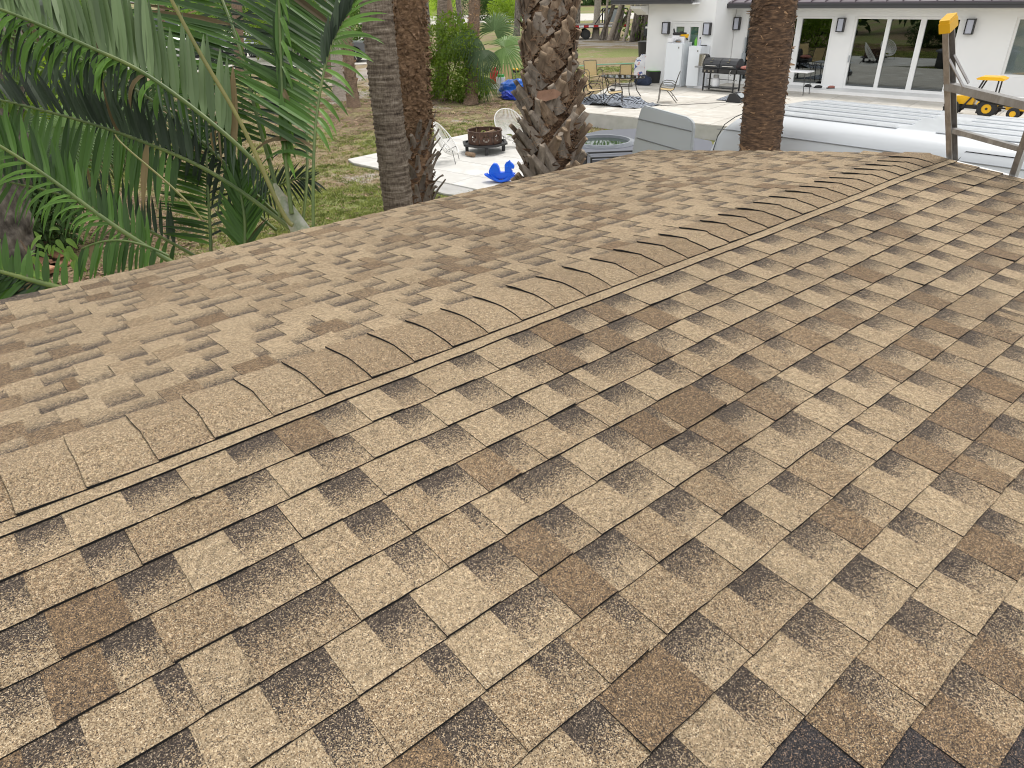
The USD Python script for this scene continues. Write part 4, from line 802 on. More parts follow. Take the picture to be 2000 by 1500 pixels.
PAVED = [G((680, 316), (912, 267), (990, 268), (1140, 300), (1140, 345), (925, 373), (690, 323)), G((830, 352), (925, 372), (872, 381), (820, 366)), [(-21, 21.5), (-15.6, 17.0), (4, 19), (4, 32), (-21, 32)]]
def spots(n, seed, which):
    r = RNG(seed); u = r.uniform(0, 1, n); dist = 4.5+38*u**1.15; a = r.uniform(math.radians(-92), math.radians(-28), n); P = np.stack([C[0]+np.sin(a)*dist, C[1]+np.cos(a)*dist, 0*dist], -1)
    g_, l_, s_ = cover(P); k = {'green': g_, 'dry': (1-g_)*(1-l_)*(1-s_), 'litter': l_+.12}[which]; ok = r.uniform(0, 1, n) < k*1.1
    for q in PAVED: ok &= ~inpoly(P, q)
    P[:, 2] = 0.05*(meshkit.fbm(np.stack([P[:, 0]*.9, P[:, 1]*.9, 0*u], -1), 4, 2)-.62)-.005
    return P[ok]
scatter('grass', 'short green grass growing in patches over the yard', 'grass', [tuft(k, 16, .055, .05) for k in range(4)], 'grass_blade', spots(70000, 1, 'green'), (.6, 1.5), 1)
scatter('dry_grass', 'dry straw coloured grass between the bare patches of the yard', 'grass', [tuft(9+k, 14, .045, .06) for k in range(4)], 'straw_blade', spots(42000, 2, 'dry'), (.6, 1.4), 2)
scatter('leaf_litter', 'fallen brown leaves and bark chips under the palms', 'leaf litter', [litter(20+k) for k in range(5)], 'dead_leaf', spots(34000, 3, 'litter'), (.6, 1.5), 3)
# ================================================================== WHITE HOUSE
HA = 0.0994
HO = A(-15.6, 26.263, 0.0)
hw = lambda x, y, z: rz(A(x, y, z), HA)+HO                     # house frame: x along the front, y inwards
sx = lambda xw: (xw+15.6)/math.cos(HA)
usdkit.material(stage, lk('window_glass'), {'lw': ('layer_weight', {'blend': 0.25}), 'mr': ('map_range', {'from_min': 0.0, 'from_max': 1.0, 'to_min': 0.15, 'to_max': 0.9}), 't': ('transparent_bsdf', {'color': (0.30, 0.33, 0.34)}), 'gl': ('glossy_bsdf', {'color': (0.9, 0.95, 0.95), 'roughness': 0.01}), 'm': ('mix_closure', {})},
    [('lw.fresnel', 'mr.value'), ('mr.result', 'm.fac'), ('t.BSDF', 'm.closure1'), ('gl.BSDF', 'm.closure2')], surface='m.closure')
usdkit.material(stage, lk('clear_glass'), {'t': ('transparent_bsdf', {'color': (0.85, 0.88, 0.87)}), 'gl': ('glossy_bsdf', {'roughness': 0.01}), 'm': ('mix_closure', {'fac': 0.12})}, [('t.BSDF', 'm.closure1'), ('gl.BSDF', 'm.closure2')], surface='m.closure')
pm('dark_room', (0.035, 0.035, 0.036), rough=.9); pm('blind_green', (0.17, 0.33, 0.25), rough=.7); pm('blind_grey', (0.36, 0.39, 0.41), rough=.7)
pm('lamp_glass', (0.50, 0.52, 0.60), rough=.15, spec=.6)
wh = thing('white_house', 'white single storey house with dark gutters and tall sliding glass doors behind the patio', 'house', HO, HA)
def wallbox(b, x0, x1, y0, y1, z0, z1): b.box(((x0+x1)/2, (y0+y1)/2, (z0+z1)/2), (x1-x0, y1-y0, z1-z0))
OP = [(sx(-15.15), sx(-11.83), .50, 2.80), (sx(-11.12), sx(-7.80), .50, 2.80), (sx(-6.34), sx(-4.2), 1.12, 2.80)]
b = MB(); x = 0.0
for (x0, x1, z0, z1) in OP:
    wallbox(b, x, x0, 0, .2, 0, 3.3); wallbox(b, x0, x1, 0, .2, 0, z0); wallbox(b, x0, x1, 0, .2, z1, 3.25); x = x1
wallbox(b, x, 14, 0, .2, 0, 3.25); obj('wall', b, lk('stucco'), wh)
LW0, LW1, LY = -2.98, -.02, -1.53
b = MB(); DX0, DX1, DZ1 = sx(-17.48)-.0+.02, sx(-15.98)-.1, 2.66
wallbox(b, LW0, DX0, LY, LY+.2, 0, 3.42); wallbox(b, DX1, LW1, LY, LY+.2, 0, 3.42); wallbox(b, DX0, DX1, LY, LY+.2, DZ1, 3.42); wallbox(b, DX0, DX1, LY, LY+.2, 0, .42)
wallbox(b, LW1-.2, LW1, LY+.2, 0.19, 0, 3.42); wallbox(b, LW0, LW0+.2, LY+.2, 8, 0, 3.42); obj('wall', b, lk('stucco'), wh)
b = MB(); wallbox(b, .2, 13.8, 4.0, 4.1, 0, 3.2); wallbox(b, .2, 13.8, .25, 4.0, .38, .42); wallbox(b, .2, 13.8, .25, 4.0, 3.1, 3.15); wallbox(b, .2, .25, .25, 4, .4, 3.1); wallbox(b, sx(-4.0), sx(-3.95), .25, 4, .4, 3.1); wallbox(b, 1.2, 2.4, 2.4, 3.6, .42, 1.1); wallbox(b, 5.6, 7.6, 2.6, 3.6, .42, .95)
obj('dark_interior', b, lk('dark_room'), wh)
def window(name, x0, x1, z0, z1, mull, y=0.0, blind=None, trim=.17, glass='window_glass'):
    b = MB(); fw = .075
    for p0, p1 in ((x0, x0+fw), (x1-fw, x1)): wallbox(b, p0, p1, y-.012, y+.11, z0, z1)
    wallbox(b, x0+fw, x1-fw, y-.010, y+.11, z0, z0+fw); wallbox(b, x0+fw, x1-fw, y-.010, y+.11, z1-fw, z1)
    for q, w in mull: wallbox(b, q-w/2, q+w/2, y-.006, y+.09, z0+fw, z1-fw)
    w_ = obj(name, b, lk('white_frame'), wh)
    b = MB()
    wallbox(b, x0-trim, x0-.004, y-.022, y-.001, z0-.02, z1+trim); wallbox(b, x1+.004, x1+trim, y-.022, y-.001, z0-.02, z1+trim); wallbox(b, x0-.004, x1+.004, y-.022, y-.001, z1+.004, z1+trim)
    obj('trim', b, lk('white_paint'), w_)
    ed = [x0+fw]+[v for q, w in mull for v in (q-w/2, q+w/2)]+[x1-fw]
    for k in range(0, len(ed), 2):
        obj('pane', MB().box(((ed[k]+ed[k+1])/2, y+.05, (z0+z1)/2), (ed[k+1]-ed[k]+.01, .006, z1-z0-2*fw+.01)), lk(glass), w_)
        if blind: obj('blind', MB().box(((ed[k]+ed[k+1])/2, y+.075, (z0+z1)/2), (ed[k+1]-ed[k], .006, z1-z0-2*fw)), lk(blind), w_)
    return w_
w_ = window('sliding_door', OP[0][0], OP[0][1], .50, 2.78, [(sx(-13.08), .20)], .03); obj('handle', MB().box((OP[0][0]+.05, .0, 1.45), (.03, .05, .22)), lk('blind_grey'), w_)
w_ = window('sliding_door', OP[1][0], OP[1][1], .50, 2.78, [(sx(-10.0), .13), (sx(-8.93), .17)], .03); obj('handle', MB().box((OP[1][0]+.05, .0, 1.45), (.03, .05, .22)), lk('blind_grey'), w_)
window('window', OP[2][0], OP[2][1], 1.12, 2.80, [], .06, 'blind_grey', .10, 'clear_glass')
dl = (DX1-DX0)/2
w_ = window('double_door', DX0, DX1, .42, 2.64, [((DX0+DX1)/2, .26)], LY+.03, 'blind_green', .12, 'clear_glass')
b = MB(); wallbox(b, DX0+.07, DX0+.2, LY+.03-.008, LY+.12, .5, 2.56); wallbox(b, DX1-.2, DX1-.07, LY+.03-.008, LY+.12, .5, 2.56); wallbox(b, DX0+.2, DX1-.2, LY+.022, LY+.12, 2.46, 2.56); obj('door_stile', b, lk('white_frame'), w_)
st = MB(); wallbox(st, 2.25, 8.6, -1.0, -.165, .30, .50); obj('step', st, lk('white_paint'), wh)
b = MB(); wallbox(b, -.0, 14, -.16, -.002, .24, .40); wallbox(b, OP[0][0]-.2, OP[1][1]+.2, -.10, -.002, .40, .49); obj('plinth', b, lk('white_paint'), wh)
def sconce(x, y, z0, z1, w=.22):
    b = MB()
    for p in (-1, 1): b.box((x+p*w/2, y-.075, (z0+z1)/2), (.03, .15, z1-z0))
    b.box((x, y-.076, z0+.012), (w-.03, .148, .024)); b.box((x, y-.076, z1-.012), (w-.03, .148, .024)); b.box((x, y-.01, (z0+z1)/2), (w-.03, .018, z1-z0-.05))
    s_ = obj('wall_lamp', b, lk('black_metal'), wh); obj('lamp_glass', MB().box((x, y-.085, (z0+z1)/2), (w-.034, .10, z1-z0-.052)), lk('lamp_glass'), s_)
for xw in (-15.48, -11.54, -7.53): sconce(sx(xw), -.002, 2.30, 2.74)
for xw in (-17.66, -15.86): sconce(sx(xw)+.0, LY-.002, 2.2, 2.62, .26)
def eave(name_x0, x1, y0, zg, slope, depth, seam):
    x0 = name_x0; b = MB(); wallbox(b, x0, x1, y0-.12, y0, zg, zg+.10); wallbox(b, x0, x1, y0-.135, y0+.004, zg+.102, zg+.155); gt = obj('gutter', b, lk('gutter_metal'), wh)
    b = MB(); wallbox(b, x0+.02, x1-.02, y0+.006, y0+.62, zg-.03, zg+.02); obj('soffit', b, lk('white_paint'), wh)
    z1 = zg+.19; b = MB(); p = [(y0-.05, z1), (y0+depth, z1+depth*slope), (y0+depth, z1+depth*slope-.04), (y0-.05, z1-.04)]
    b.prism(p[::-1], x1-x0, YZ, (x0, 0, 0)); rf = obj('metal_roof', b, lk('roof_metal'), wh)
    tilt = np.array([[1, 0, 0], [0, math.cos(math.atan(slope)), -math.sin(math.atan(slope))], [0, math.sin(math.atan(slope)), math.cos(math.atan(slope))]])
    for q in np.arange(x0+.3, x1, seam): obj('seam', MB().box((q, y0-.05+depth/2, z1+depth*slope/2+.02), (.025, depth/math.cos(math.atan(slope)), .045), tilt=tilt), lk('roof_metal'), rf)
eave(-.66, 14.5, -.62, 3.06, .26, 5.5, .50)
eave(-4.35, -.70, LY-.55, 3.26, .16, 6.5, .5)
b = MB().prism([(LY-.5, 3.19), (LY+.3, 3.19), (LY+.3, 2.86), (LY-.02, 2.86), (LY-.5, 3.1)][::-1], .5, YZ, (-3.5, 0, 0)); obj('eave_end', b, lk('white_paint'), wh)
obj('conduit', MB().box((.55, -.03, 1.25), (.05, .05, 1.6)).box((.55, -.05, 1.35), (.13, .09, .3)), lk('blind_grey'), wh)

# ================================================================== PAVING
def paved(name, label, poly, z, th, size, rot, mat, seed, gap=.018, cat='patio'):
    pg = Polygon(poly).buffer(0); r = RNG(seed); t = trimesh.creation.extrude_polygon(pg.buffer(-.012), th-.02, engine='earcut'); t.vertices += A(0, 0, z-th)
    o = obj(name, t, lk('concrete_grey' if mat != 'concrete_grey' else mat)); tag(o, label, cat, kind='structure')
    from shapely import affinity
    q = affinity.rotate(pg, -rot, origin=(0, 0), use_radians=True); x0, y0, x1, y1 = q.bounds; k = 0
    for i in range(int((x1-x0)/size[0])+1):
        for j in range(int((y1-y0)/size[1])+1):
            from shapely.geometry import box as sbox
            c = sbox(x0+i*size[0]+gap/2, y0+j*size[1]+gap/2, x0+(i+1)*size[0]-gap/2, y0+(j+1)*size[1]-gap/2).intersection(q)
            for g_ in getattr(c, 'geoms', [c]):
                if g_.is_empty or g_.area < .02 or g_.geom_type != 'Polygon': continue
                e = trimesh.creation.extrude_polygon(affinity.rotate(g_, rot, origin=(0, 0), use_radians=True), .035, engine='earcut'); e.vertices += A(0, 0, z-.035+r.uniform(-.002, .002))
                obj('paving_slab', e, lk(mat), o)
    return o
hp = lambda x, y: tuple(hw(x, y, 0)[:2])
UP0 = [(-15.3, 17.05), (-14.82, 17.17), (-10.81, 17.86), (6, 20.7), hp(20, .0), hp(-.05, -.02), hp(-.05, LY-.01), hp(LW0-.2, LY-.01), (-19.0, 23.2)]
paved('patio', 'raised pale paved patio in front of the white house', UP0, .40, .42, (1.25, 1.25), .17, 'concrete_pale', 1)
b = MB()
for p, q in (((-15.3, 17.05), (-10.81, 17.86)), ((-10.81, 17.86), (6, 20.7)), ((-19.0, 23.2), (-15.3, 17.05))):
    d_ = unit(A(q[0]-p[0], q[1]-p[1], 0)); nrm = A(d_[1], -d_[0], 0)*.02; p3, q3 = A(*p, 0), A(*q, 0)
    b.add([p3+nrm-A(0, 0, .1), q3+nrm-A(0, 0, .1), q3+nrm+A(0, 0, .36), p3+nrm+A(0, 0, .36), p3+A(0, 0, .36), q3+A(0, 0, .36)], [[0, 1, 2, 3], [3, 2, 5, 4]])
tag(obj('patio_kerb', b, lk('concrete_grey')), 'grey concrete face along the edge of the raised patio', 'kerb', kind='structure')
LP = G((680, 315), (912, 266), (990, 268), (1080, 286), (1145, 320), (1150, 345), (1000, 392), (925, 373), (690, 322))
paved('fire_pit_slab', 'white paved slab around the fire pit', LP, .06, .12, (2.1, 1.05), math.atan2(9.4-9.13, -10.55+12.05), 'concrete_white', 2)
paved('side_path', 'grey concrete strip along the front of the white slab', G((828, 352), (922, 372.5), (960, 392), (868, 381), (815, 364)), .035, .1, (2.0, 1.5), .18, 'concrete_grey', 3, cat='path')
road = obj('road', MB().add([A(*gp(u, v)[:2], .02) for u, v in ((700, 33), (1130, 27), (1260, 25), (1260, 36), (1130, 41), (700, 52))], [[0, 1, 4, 5], [1, 2, 3, 4]]), lk('concrete_pale')); tag(road, 'pale sandy road beyond the trailer', 'road', kind='structure')
drv = obj('driveway', MB().add([A(*gp(u, v)[:2], .015) for u, v in ((150, 60), (560, 60), (720, 70), (735, 124), (560, 135), (150, 150))], [[0, 1, 4, 5], [1, 2, 3, 4]]), lk('concrete_pale')); tag(drv, 'pale sandy drive under the parked cars', 'driveway', kind='structure')

# ================================================================== ON THE LOWER SLAB
pm('rust_iron', (0.035, 0.022, 0.018), (0.085, 0.045, 0.03), scale=9, rough=.65, metal=.3, c3=(0.13, 0.07, 0.045), lo=.3, hi=.7)
pm('white_cord', (0.80, 0.79, 0.76), rough=.5); pm('blue_plastic', (0.008, 0.115, 0.72), (0.01, 0.14, 0.80), scale=3, rough=.32, spec=.5)
pm('ash', (0.10, 0.085, 0.07), (0.22, 0.19, 0.16), scale=20, rough=.95); pm('log_wood', (0.20, 0.13, 0.08), (0.36, 0.25, 0.16), scale=14, rough=.9)
g = gp(948, 296, .06)
fp = thing('fire_pit', 'round rusty iron fire pit with star cut-outs on a black octagonal stand', 'fire pit', g, .2)
def octo(r0, n=8, ph=math.pi/8): return [(r0*math.cos(ph+k*2*math.pi/n), r0*math.sin(ph+k*2*math.pi/n)) for k in range(n)]
from shapely.geometry import Point
star = lambda R_, c=(0, 0): Polygon([(c[0]+(R_ if k % 2 == 0 else R_*.42)*math.sin(k*math.pi/5), c[1]+(R_ if k % 2 == 0 else R_*.42)*math.cos(k*math.pi/5)) for k in range(10)])
RO = .47; o8 = octo(RO)
for k in range(8):
    p, q = A(*o8[k], 0), A(*o8[(k+1) % 8], 0); L = np.linalg.norm(q-p); ex = (q-p)/L; nz = A(ex[1], -ex[0], 0)
    pan = Polygon([(0.004, 0), (L-.004, 0), (L-.004, .30), (0.004, .30)]).difference(Point(L/2, .15).buffer(.088, 12))
    pan = pan.union(star(.092, (L/2, .15)))
    b = MB().prism(pan if pan.geom_type == 'Polygon' else max(pan.geoms, key=lambda s_: s_.area), .012, [ex, A(0, 0, 1), nz], p+A(0, 0, .25)); obj('wall_panel', b, lk('rust_iron'), fp)
b = MB().prism(Polygon(octo(.50)).difference(Polygon(octo(.455))), .025, o=(0, 0, .552)); obj('rim', b, lk('rust_iron'), fp)
b = MB().prism(Polygon(octo(.64)).difference(Polygon(octo(.56))), .05, o=(0, 0, .205)); b.prism(Polygon(octo(.56)), .02, o=(0, 0, .20)); obj('stand', b, lk('black_metal'), fp)
for k in range(4):
    a = math.pi/4+k*math.pi/2; obj('leg', MB().box((.50*math.cos(a), .50*math.sin(a), .10), (.09, .09, .20), a, .01), lk('black_metal'), fp)
obj('ash', MB().lathe([(0.001, .31), (.2, .33), (.45, .29)], 16), lk('ash'), fp, smooth=True)
r = RNG(3)
b = MB()
for k in range(5): a = r.uniform(0, 3.1); c_ = A(r.uniform(-.12, .12), r.uniform(-.12, .12), .36+.03*k); b.tube([c_-A(math.cos(a), math.sin(a), .1)*.25, c_+A(math.cos(a), math.sin(a), .1)*.25], .035, 7)
obj('burnt_log', b, lk('log_wood'), fp)
lg = thing('firewood', 'small split log lying under the front of the fire pit', 'log', gp(918, 306, .06)); obj('log', MB().tube([(-.15, 0, .06), (.15, .03, .06)], .055, 7), lk('log_wood'), lg)
def acapulco(label, loc, rot):
    t = thing('cord_chair', label, 'chair', loc, rot, 'white cord chairs by the fire pit')
    n = 60; th = np.arange(n)*2*math.pi/n; tilt = math.radians(52)
    def ringp(a): x, y = .42*math.sin(a)*(1+.05*math.cos(a)), .47*math.cos(a); return A(-y*math.cos(tilt)+.02, x, .60+y*math.sin(tilt))       # faces +x, top of the oval behind
    nrm = A(-math.sin(tilt), 0, -math.cos(tilt)); foc = A(.06, 0, .34)+nrm*.08
    b = MB().tube([ringp(a) for a in np.append(th, 0)], .014, 6, False); obj('rim', b, lk('white_cord'), t, smooth=True)
    b = MB()
    for k, a in enumerate(th):
        p = ringp(a); e = foc+.11*A(0, math.sin(a), 0)+.05*(A(-math.cos(tilt), 0, math.sin(tilt))*math.cos(a)); m_ = (p*.5+e*.5)+nrm*.085
        b.tube([p, p*.6+m_*.4+nrm*.03, m_, e*.6+m_*.4+nrm*.02, e], .0085, 4, False)
    obj('cord_seat', b, lk('white_cord'), t)
    for s in (-1, 1):
        for q in (.22, -.30):
            obj('leg', MB().tube([ringp(s*2.35 if q > 0 else s*1.75)+nrm*.02, (q*1.25, s*.30, .0)], .0075, 5), lk('black_metal'), t)
    obj('frame', MB().tube([(ringp(-2.35)), foc-A(0, .1, .03), foc+A(0, .1, -.03), ringp(2.35)], .0075, 5), lk('black_metal'), t)
    return t
acapulco('white cord chair facing the viewer behind the fire pit, beside the thick cabbage palm', gp(995, 286, .06), -.22)
acapulco('white cord chair seen from the side, left of the fire pit beside the brown trunk', gp(873, 316, .06), .78)
g = gp(980, 355, .06)
rh = thing('rocking_horse', 'bright blue plastic rocking horse on the white slab', 'rocking toy', g, .72)
def rounded(b, poly, w, M, o, bev=.02):
    """extruded outline with softened rims: three layers"""
    pg = Polygon(poly) if not isinstance(poly, Polygon) else poly
    b.prism(pg, w-2*bev, M, A(*o)+A(*M[2])*bev); ins = pg.buffer(-bev*.6); b.prism(ins, w, M, o)
    return b
xs = np.linspace(-.40, .40, 17); cres = [(x, .05+.95*x*x) for x in xs]+[(x, .10+.80*x*x) for x in xs[::-1]]
b = MB()
for k in range(9):
    y = (k-4)*.036; sc = 1-.45*(abs(k-4)/4)**2.2; c_ = Polygon([(x*sc, z+(.02*(abs(k-4)/4)**2)) for x, z in cres]).buffer(0); b.prism(c_, .034, XZ, (0, y+.018, -.045))
obj('rocker', b, lk('blue_plastic'), rh, smooth=40)
b = MB(); rounded(b, Polygon([(-.25, .10), (.24, .10), (.27, .18), (.20, .22), (.02, .20), (-.20, .20)]).buffer(.02), .17, XZ, (0, .085, 0), .02); obj('body', b, lk('blue_plastic'), rh, smooth=40)
b = MB(); rounded(b, Polygon([(-.26, .16), (-.10, .17), (-.04, .22), (-.07, .33), (-.11, .39), (-.17, .40), (-.21, .36), (-.25, .30), (-.27, .24)]).buffer(.015), .15, XZ, (0, .075, 0), .02); obj('backrest', b, lk('blue_plastic'), rh, smooth=40)
b = MB(); rounded(b, Polygon([(.10, .17), (.24, .17), (.25, .24), (.21, .29), (.24, .315), (.285, .31), (.295, .35), (.26, .40), (.21, .44), (.19, .475), (.165, .45), (.12, .43), (.09, .38), (.09, .28)]).buffer(.008), .12, XZ, (0, .06, 0), .018); b.tube([(.15, -.13, .36), (.15, .13, .36)], .016, 8); obj('head', b, lk('blue_plastic'), rh, smooth=40)

# ================================================================== GREY TUB, VAN, LADDER
pm('tub_grey', (0.10, 0.105, 0.13), rough=.45); pm('tub_rim', (0.25, 0.265, 0.29), rough=.35); pm('water_dark', (0.02, 0.03, 0.022), rough=.02, spec=.8)
pm('van_white', (0.60, 0.625, 0.65), rough=.28, spec=.5, coat=.35); pm('van_grey', (0.47, 0.50, 0.515), rough=.35, coat=.2); pm('panel_shadow', (0.22, 0.23, 0.24), rough=.5); pm('seam_dark', (0.02, 0.02, 0.022), rough=.7); pm('tyre', (0.022, 0.022, 0.022), rough=.85)
pm('aluminium', (0.46, 0.45, 0.44), (0.32, 0.30, 0.285), scale=16, stretch=(1, 1, .25), rough=.34, metal=.85, c3=(0.52, 0.50, 0.48), lo=.3, hi=.7)
pm('yellow_plastic', (0.72, 0.40, 0.012), rough=.42); pm('yellow_toy', (0.80, 0.44, 0.01), rough=.38)
c0 = A(-8.9, 12.7, 0)
tub = thing('hot_tub', 'low grey-topped tub with black sides and an oval pool of water reflecting trees', 'hot tub', c0)
top_ = Polygon([(-10.1, 11.9), (-9.55, 11.5), (-8.6, 11.35), (-7.6, 12.3), (-7.3, 13.4), (-7.9, 14.1), (-10.0, 14.25), (-10.5, 13.5), (-10.45, 12.6)]).buffer(.12).simplify(.01)
from shapely import affinity
ov = affinity.rotate(affinity.scale(Point(-9.53, 12.42).buffer(1, 20), .62, .62), 0); ov2 = ov.buffer(.16)
loc = lambda pg: affinity.translate(pg, -c0[0], -c0[1])
obj('side', MB().prism(loc(top_.buffer(-.10)), .70, o=(0, 0, 0)), lk('black_plastic'), tub)
b = MB().prism(loc(top_.buffer(-.03)), .03, o=(0, 0, .70)); b.prism(loc(top_.difference(ov2)), .06, o=(0, 0, .732)); obj('deck', b, lk('tub_grey'), tub)
b = MB()
for k in range(5): b.prism(loc(ov2.buffer(-.028*k).difference(ov)), .012, o=(0, 0, .793+.011*k))
b.prism(loc(ov2.difference(ov)), .06, o=(0, 0, .732)); obj('rim', b, lk('tub_rim'), tub)
obj('water', MB().prism(loc(ov), .02, o=(0, 0, .765)), lk('water_dark'), tub)
pn = thing('steel_cart', 'grey panelled cart with a black rail, between the tub and the open van door', 'cart', (-8.05, 11.3, 0))
a_, b_ = A(-.55, -.35, 0), A(.25, .75, 0); dx = unit(b_-a_); dy = A(dx[1], -dx[0], 0)
b = MB()
for s, h0, h1 in ((0, .15, .86),): b.prism([(0, h0), (1.3, h0), (1.3, h1), (0, h1)], .5, [dx, A(0, 0, 1), dy], a_)
obj('body', b, lk('tub_grey'), pn); b = MB()
for s in (0, .5): b.tube([a_+dy*s+A(0, 0, .90), a_+dy*s+dx*1.3+A(0, 0, .90)], .02, 6)
b.tube([a_+A(0, 0, .3), a_+A(0, 0, .90), a_+dy*.5+A(0, 0, .9), a_+dy*.5+A(0, 0, .3)], .02, 6); obj('rail', b, lk('black_metal'), pn)
e_ = a_+dx*1.3+A(0, 0, .9); b = MB().tube([e_, e_+dx*.1+A(0, 0, -.02), e_+dx*.25+A(0, 0, -.18), e_+dx*.33+A(0, 0, -.26)], .014, 5).tube([e_+A(0, 0, -.2), e_+dx*.12+A(0, 0, -.22), e_+dx*.24+A(0, 0, -.12), e_+dx*.32+A(0, 0, -.02)], .014, 5); obj('strap', b, lk('black_plastic'), pn)
for k in range(4): obj('wheel', MB().lathe([(.001, -.03), (.1, -.03), (.12, 0), (.1, .03), (.001, .03)], 14, a_+dx*(.2 if k % 2 else 1.1)+dy*(.05 if k < 2 else .45)+A(0, 0, .12), 'y'), lk('tyre'), pn)
# van
vn = thing('van', 'long white high-roofed van parked behind the roof end with its rear door swung open', 'van', (-3.5, 7.95, 0))
prof = [(.10, .42), (.02, .60), (.0, 1.2), (.0, 1.95), (.012, 1.985), (.03, 2.10), (.035, 2.20), (.05, 2.335), (.085, 2.41), (.15, 2.47), (.26, 2.515), (.42, 2.535), (1.05, 2.55)]
sec = prof+[(2.1-y, z) for y, z in prof[::-1][1:]]
def van_body():
    xs = [(-.10, .93, -.18), (-.085, .965, -.07), (-.02, .985, -.02), (.10, 1, -.002), (.35, 1, 0), (1.5, 1, 0), (3, 1, 0), (5.2, 1, 0)]; V = []; n = len(sec)
    for x, s, dz in xs:
        for y, z in sec:
            lean = .30*max(0, (z-1.9)/.65)**1.8 if x < .2 else .30*max(0, (z-1.9)/.65)**1.8*max(0, 1-(x-.1)/.3)
            V.append((x-.02+lean, 1.05+(y-1.05)*s, z+dz*max(0, (z-1.6))**2*1.1))
    i = np.arange(len(xs)*n).reshape(len(xs), n); F = np.stack([i[:-1, :-1], i[:-1, 1:], i[1:, 1:], i[1:, :-1]], -1).reshape(-1, 4); cap = [[0, k+1, k] for k in range(1, n-1)]
    return np.array(V), np.vstack([tri(F), cap])
v, f = van_body(); obj('body', (v, f), lk('van_white'), vn, smooth=35)
def zroof(y): return np.interp(min(y, 2.1-y), [p[0] for p in prof], [p[1] for p in prof])
for x0, x1 in ((.45, 2.05), (2.45, 4.9)):
    for k, y in enumerate(np.linspace(.38, 1.72, 6)):
        obj('roof_rib', MB().box(((x0+x1)/2+.05*(k % 2), y, zroof(y)+.006), (x1-x0, .085, .014), bev=.006), lk('van_white'), vn, smooth=30)
b = MB()
b.tube([(-.02, .030, 1.2), (-.02, .03, 2.05), (.02, .045, 2.25), (.08, .075, 2.39), (.16, .16, 2.475), (.22, .27, 2.515)], .006, 5); obj('seam', b, lk('seam_dark'), vn)
b = MB(); b.tube([(2.80, .028, 1.0), (2.80, .03, 2.15), (2.82, .05, 2.335), (2.86, .105, 2.43), (3.9, .105, 2.432), (5.1, .105, 2.432)], .0055, 5); obj('seam', b, lk('seam_dark'), vn)
obj('body_crease', MB().tube([(.0, .046, 2.33), (.2, .046, 2.34), (2.6, .046, 2.345), (5.15, .046, 2.345)], .006, 5), lk('panel_shadow'), vn)
for k, x in enumerate((1.0, 4.4)):
    for y in (.12, 1.98): obj('wheel', MB().lathe([(.001, -.11), (.2, -.12), (.33, -.11), (.35, -.06), (.35, .06), (.33, .11), (.001, .11)], 24, (x, y, .35), 'y'), lk('tyre'), vn, smooth=40)
dz_ = A(-1.0, -.25, 0)
dp_ = Polygon([(-1.12, .5), (-.14, .5), (-.14, 2.36), (-.155, 2.42), (-.20, 2.46), (-.27, 2.485), (-.94, 2.555), (-1.0, 2.52), (-1.04, 2.40), (-1.07, 2.2), (-1.12, 1.9)])
dr_ = obj('rear_door', MB().prism(dp_, .035, XZ, (0, -.225, 0)).prism(dp_.buffer(-.02), .05, XZ, (0, -.218, 0)), lk('van_grey'), vn)
b = MB()
for (za, zb_) in ((2.385, 2.325), (2.14, 2.06)): b.tube([(-1.04, -.270, za), (-.16, -.270, zb_)], .0075, 5)
b.tube([(-.16, -.270, 2.06), (-.145, -.27, 1.9), (-.14, -.27, .9)], .006, 5); obj('panel_line', b, lk('panel_shadow'), dr_)
# ladder
BL = A(.105, 5.41, H-.015)
ax_ = None
for th in (math.radians(22),):
    best = (9e9, None)
    for ph in np.linspace(-.5, .3, 161):
        for h_ in np.linspace(.9, 1.5, 61):
            u_, v_, _d = px(BL+h_*A(math.sin(ph), -math.sin(th), math.cos(th))); e = (u_-1845)**2+(v_-75)**2
            if e < best[0]: best = (e, (ph, h_))
    ph, LH = best[1]; LAX = A(math.sin(ph), -math.sin(th), math.cos(th))
ld = thing('ladder', 'weathered aluminium step ladder with a yellow end cap leaning at the roof end', 'ladder', BL)
LN = unit(np.cross(A(1, 0, 0), LAX)); LX = unit(np.cross(LAX, LN)); RXD = A(math.cos(.155), 0, -math.sin(.155)); LAX2 = unit(LAX+A(.24, 0, .02)); RB = RXD*.425
def beam(p0, p1, poly, ux, uy):
    p0, p1 = A(*p0), A(*p1); ax = p1-p0; return MB().prism(poly, 1.0, [ux, uy, ax], p0)
chan = lambda w, d_, t_: Polygon([(0, -d_/2), (w, -d_/2), (w, -d_/2+t_), (t_, -d_/2+t_), (t_, d_/2-t_), (w, d_/2-t_), (w, d_/2), (0, d_/2)])
low = -(BL[2]-.0)/LAX[2]
obj('side_rail', beam(LAX*low, LAX*LH, chan(.035, .085, .006), LX, LN), lk('aluminium'), ld)
obj('side_rail', beam(RB+LAX2*(low*.97), RB+LAX2*1.6, chan(-.035, .085, -.006) if False else Polygon([(-x_, y_) for x_, y_ in list(chan(.035, .085, .006).exterior.coords)[::-1]]), LX, LN), lk('aluminium'), ld)
b = MB()
for k in range(4): q = LAX*(LH-.055)+LX*.018+LN*(-.036+.024*k); b.prism(Polygon([(-.026, -.011), (.026, -.011), (.026, .011), (-.026, .011)]).buffer(.003), .075 if k else .075, [LX, LN, LAX], q)
b.prism(Polygon([(-.028, -.05), (.028, -.05), (.028, .05), (-.028, .05)]).buffer(.004), .055, [LX, LN, LAX], LAX*(LH-.055)+LX*.018); obj('end_cap', b, lk('yellow_plastic'), ld)
def hat(v):
    return min(np.linspace(-.3, 1.4, 700), key=lambda t: abs(px(BL+t*LAX)[1]-v))
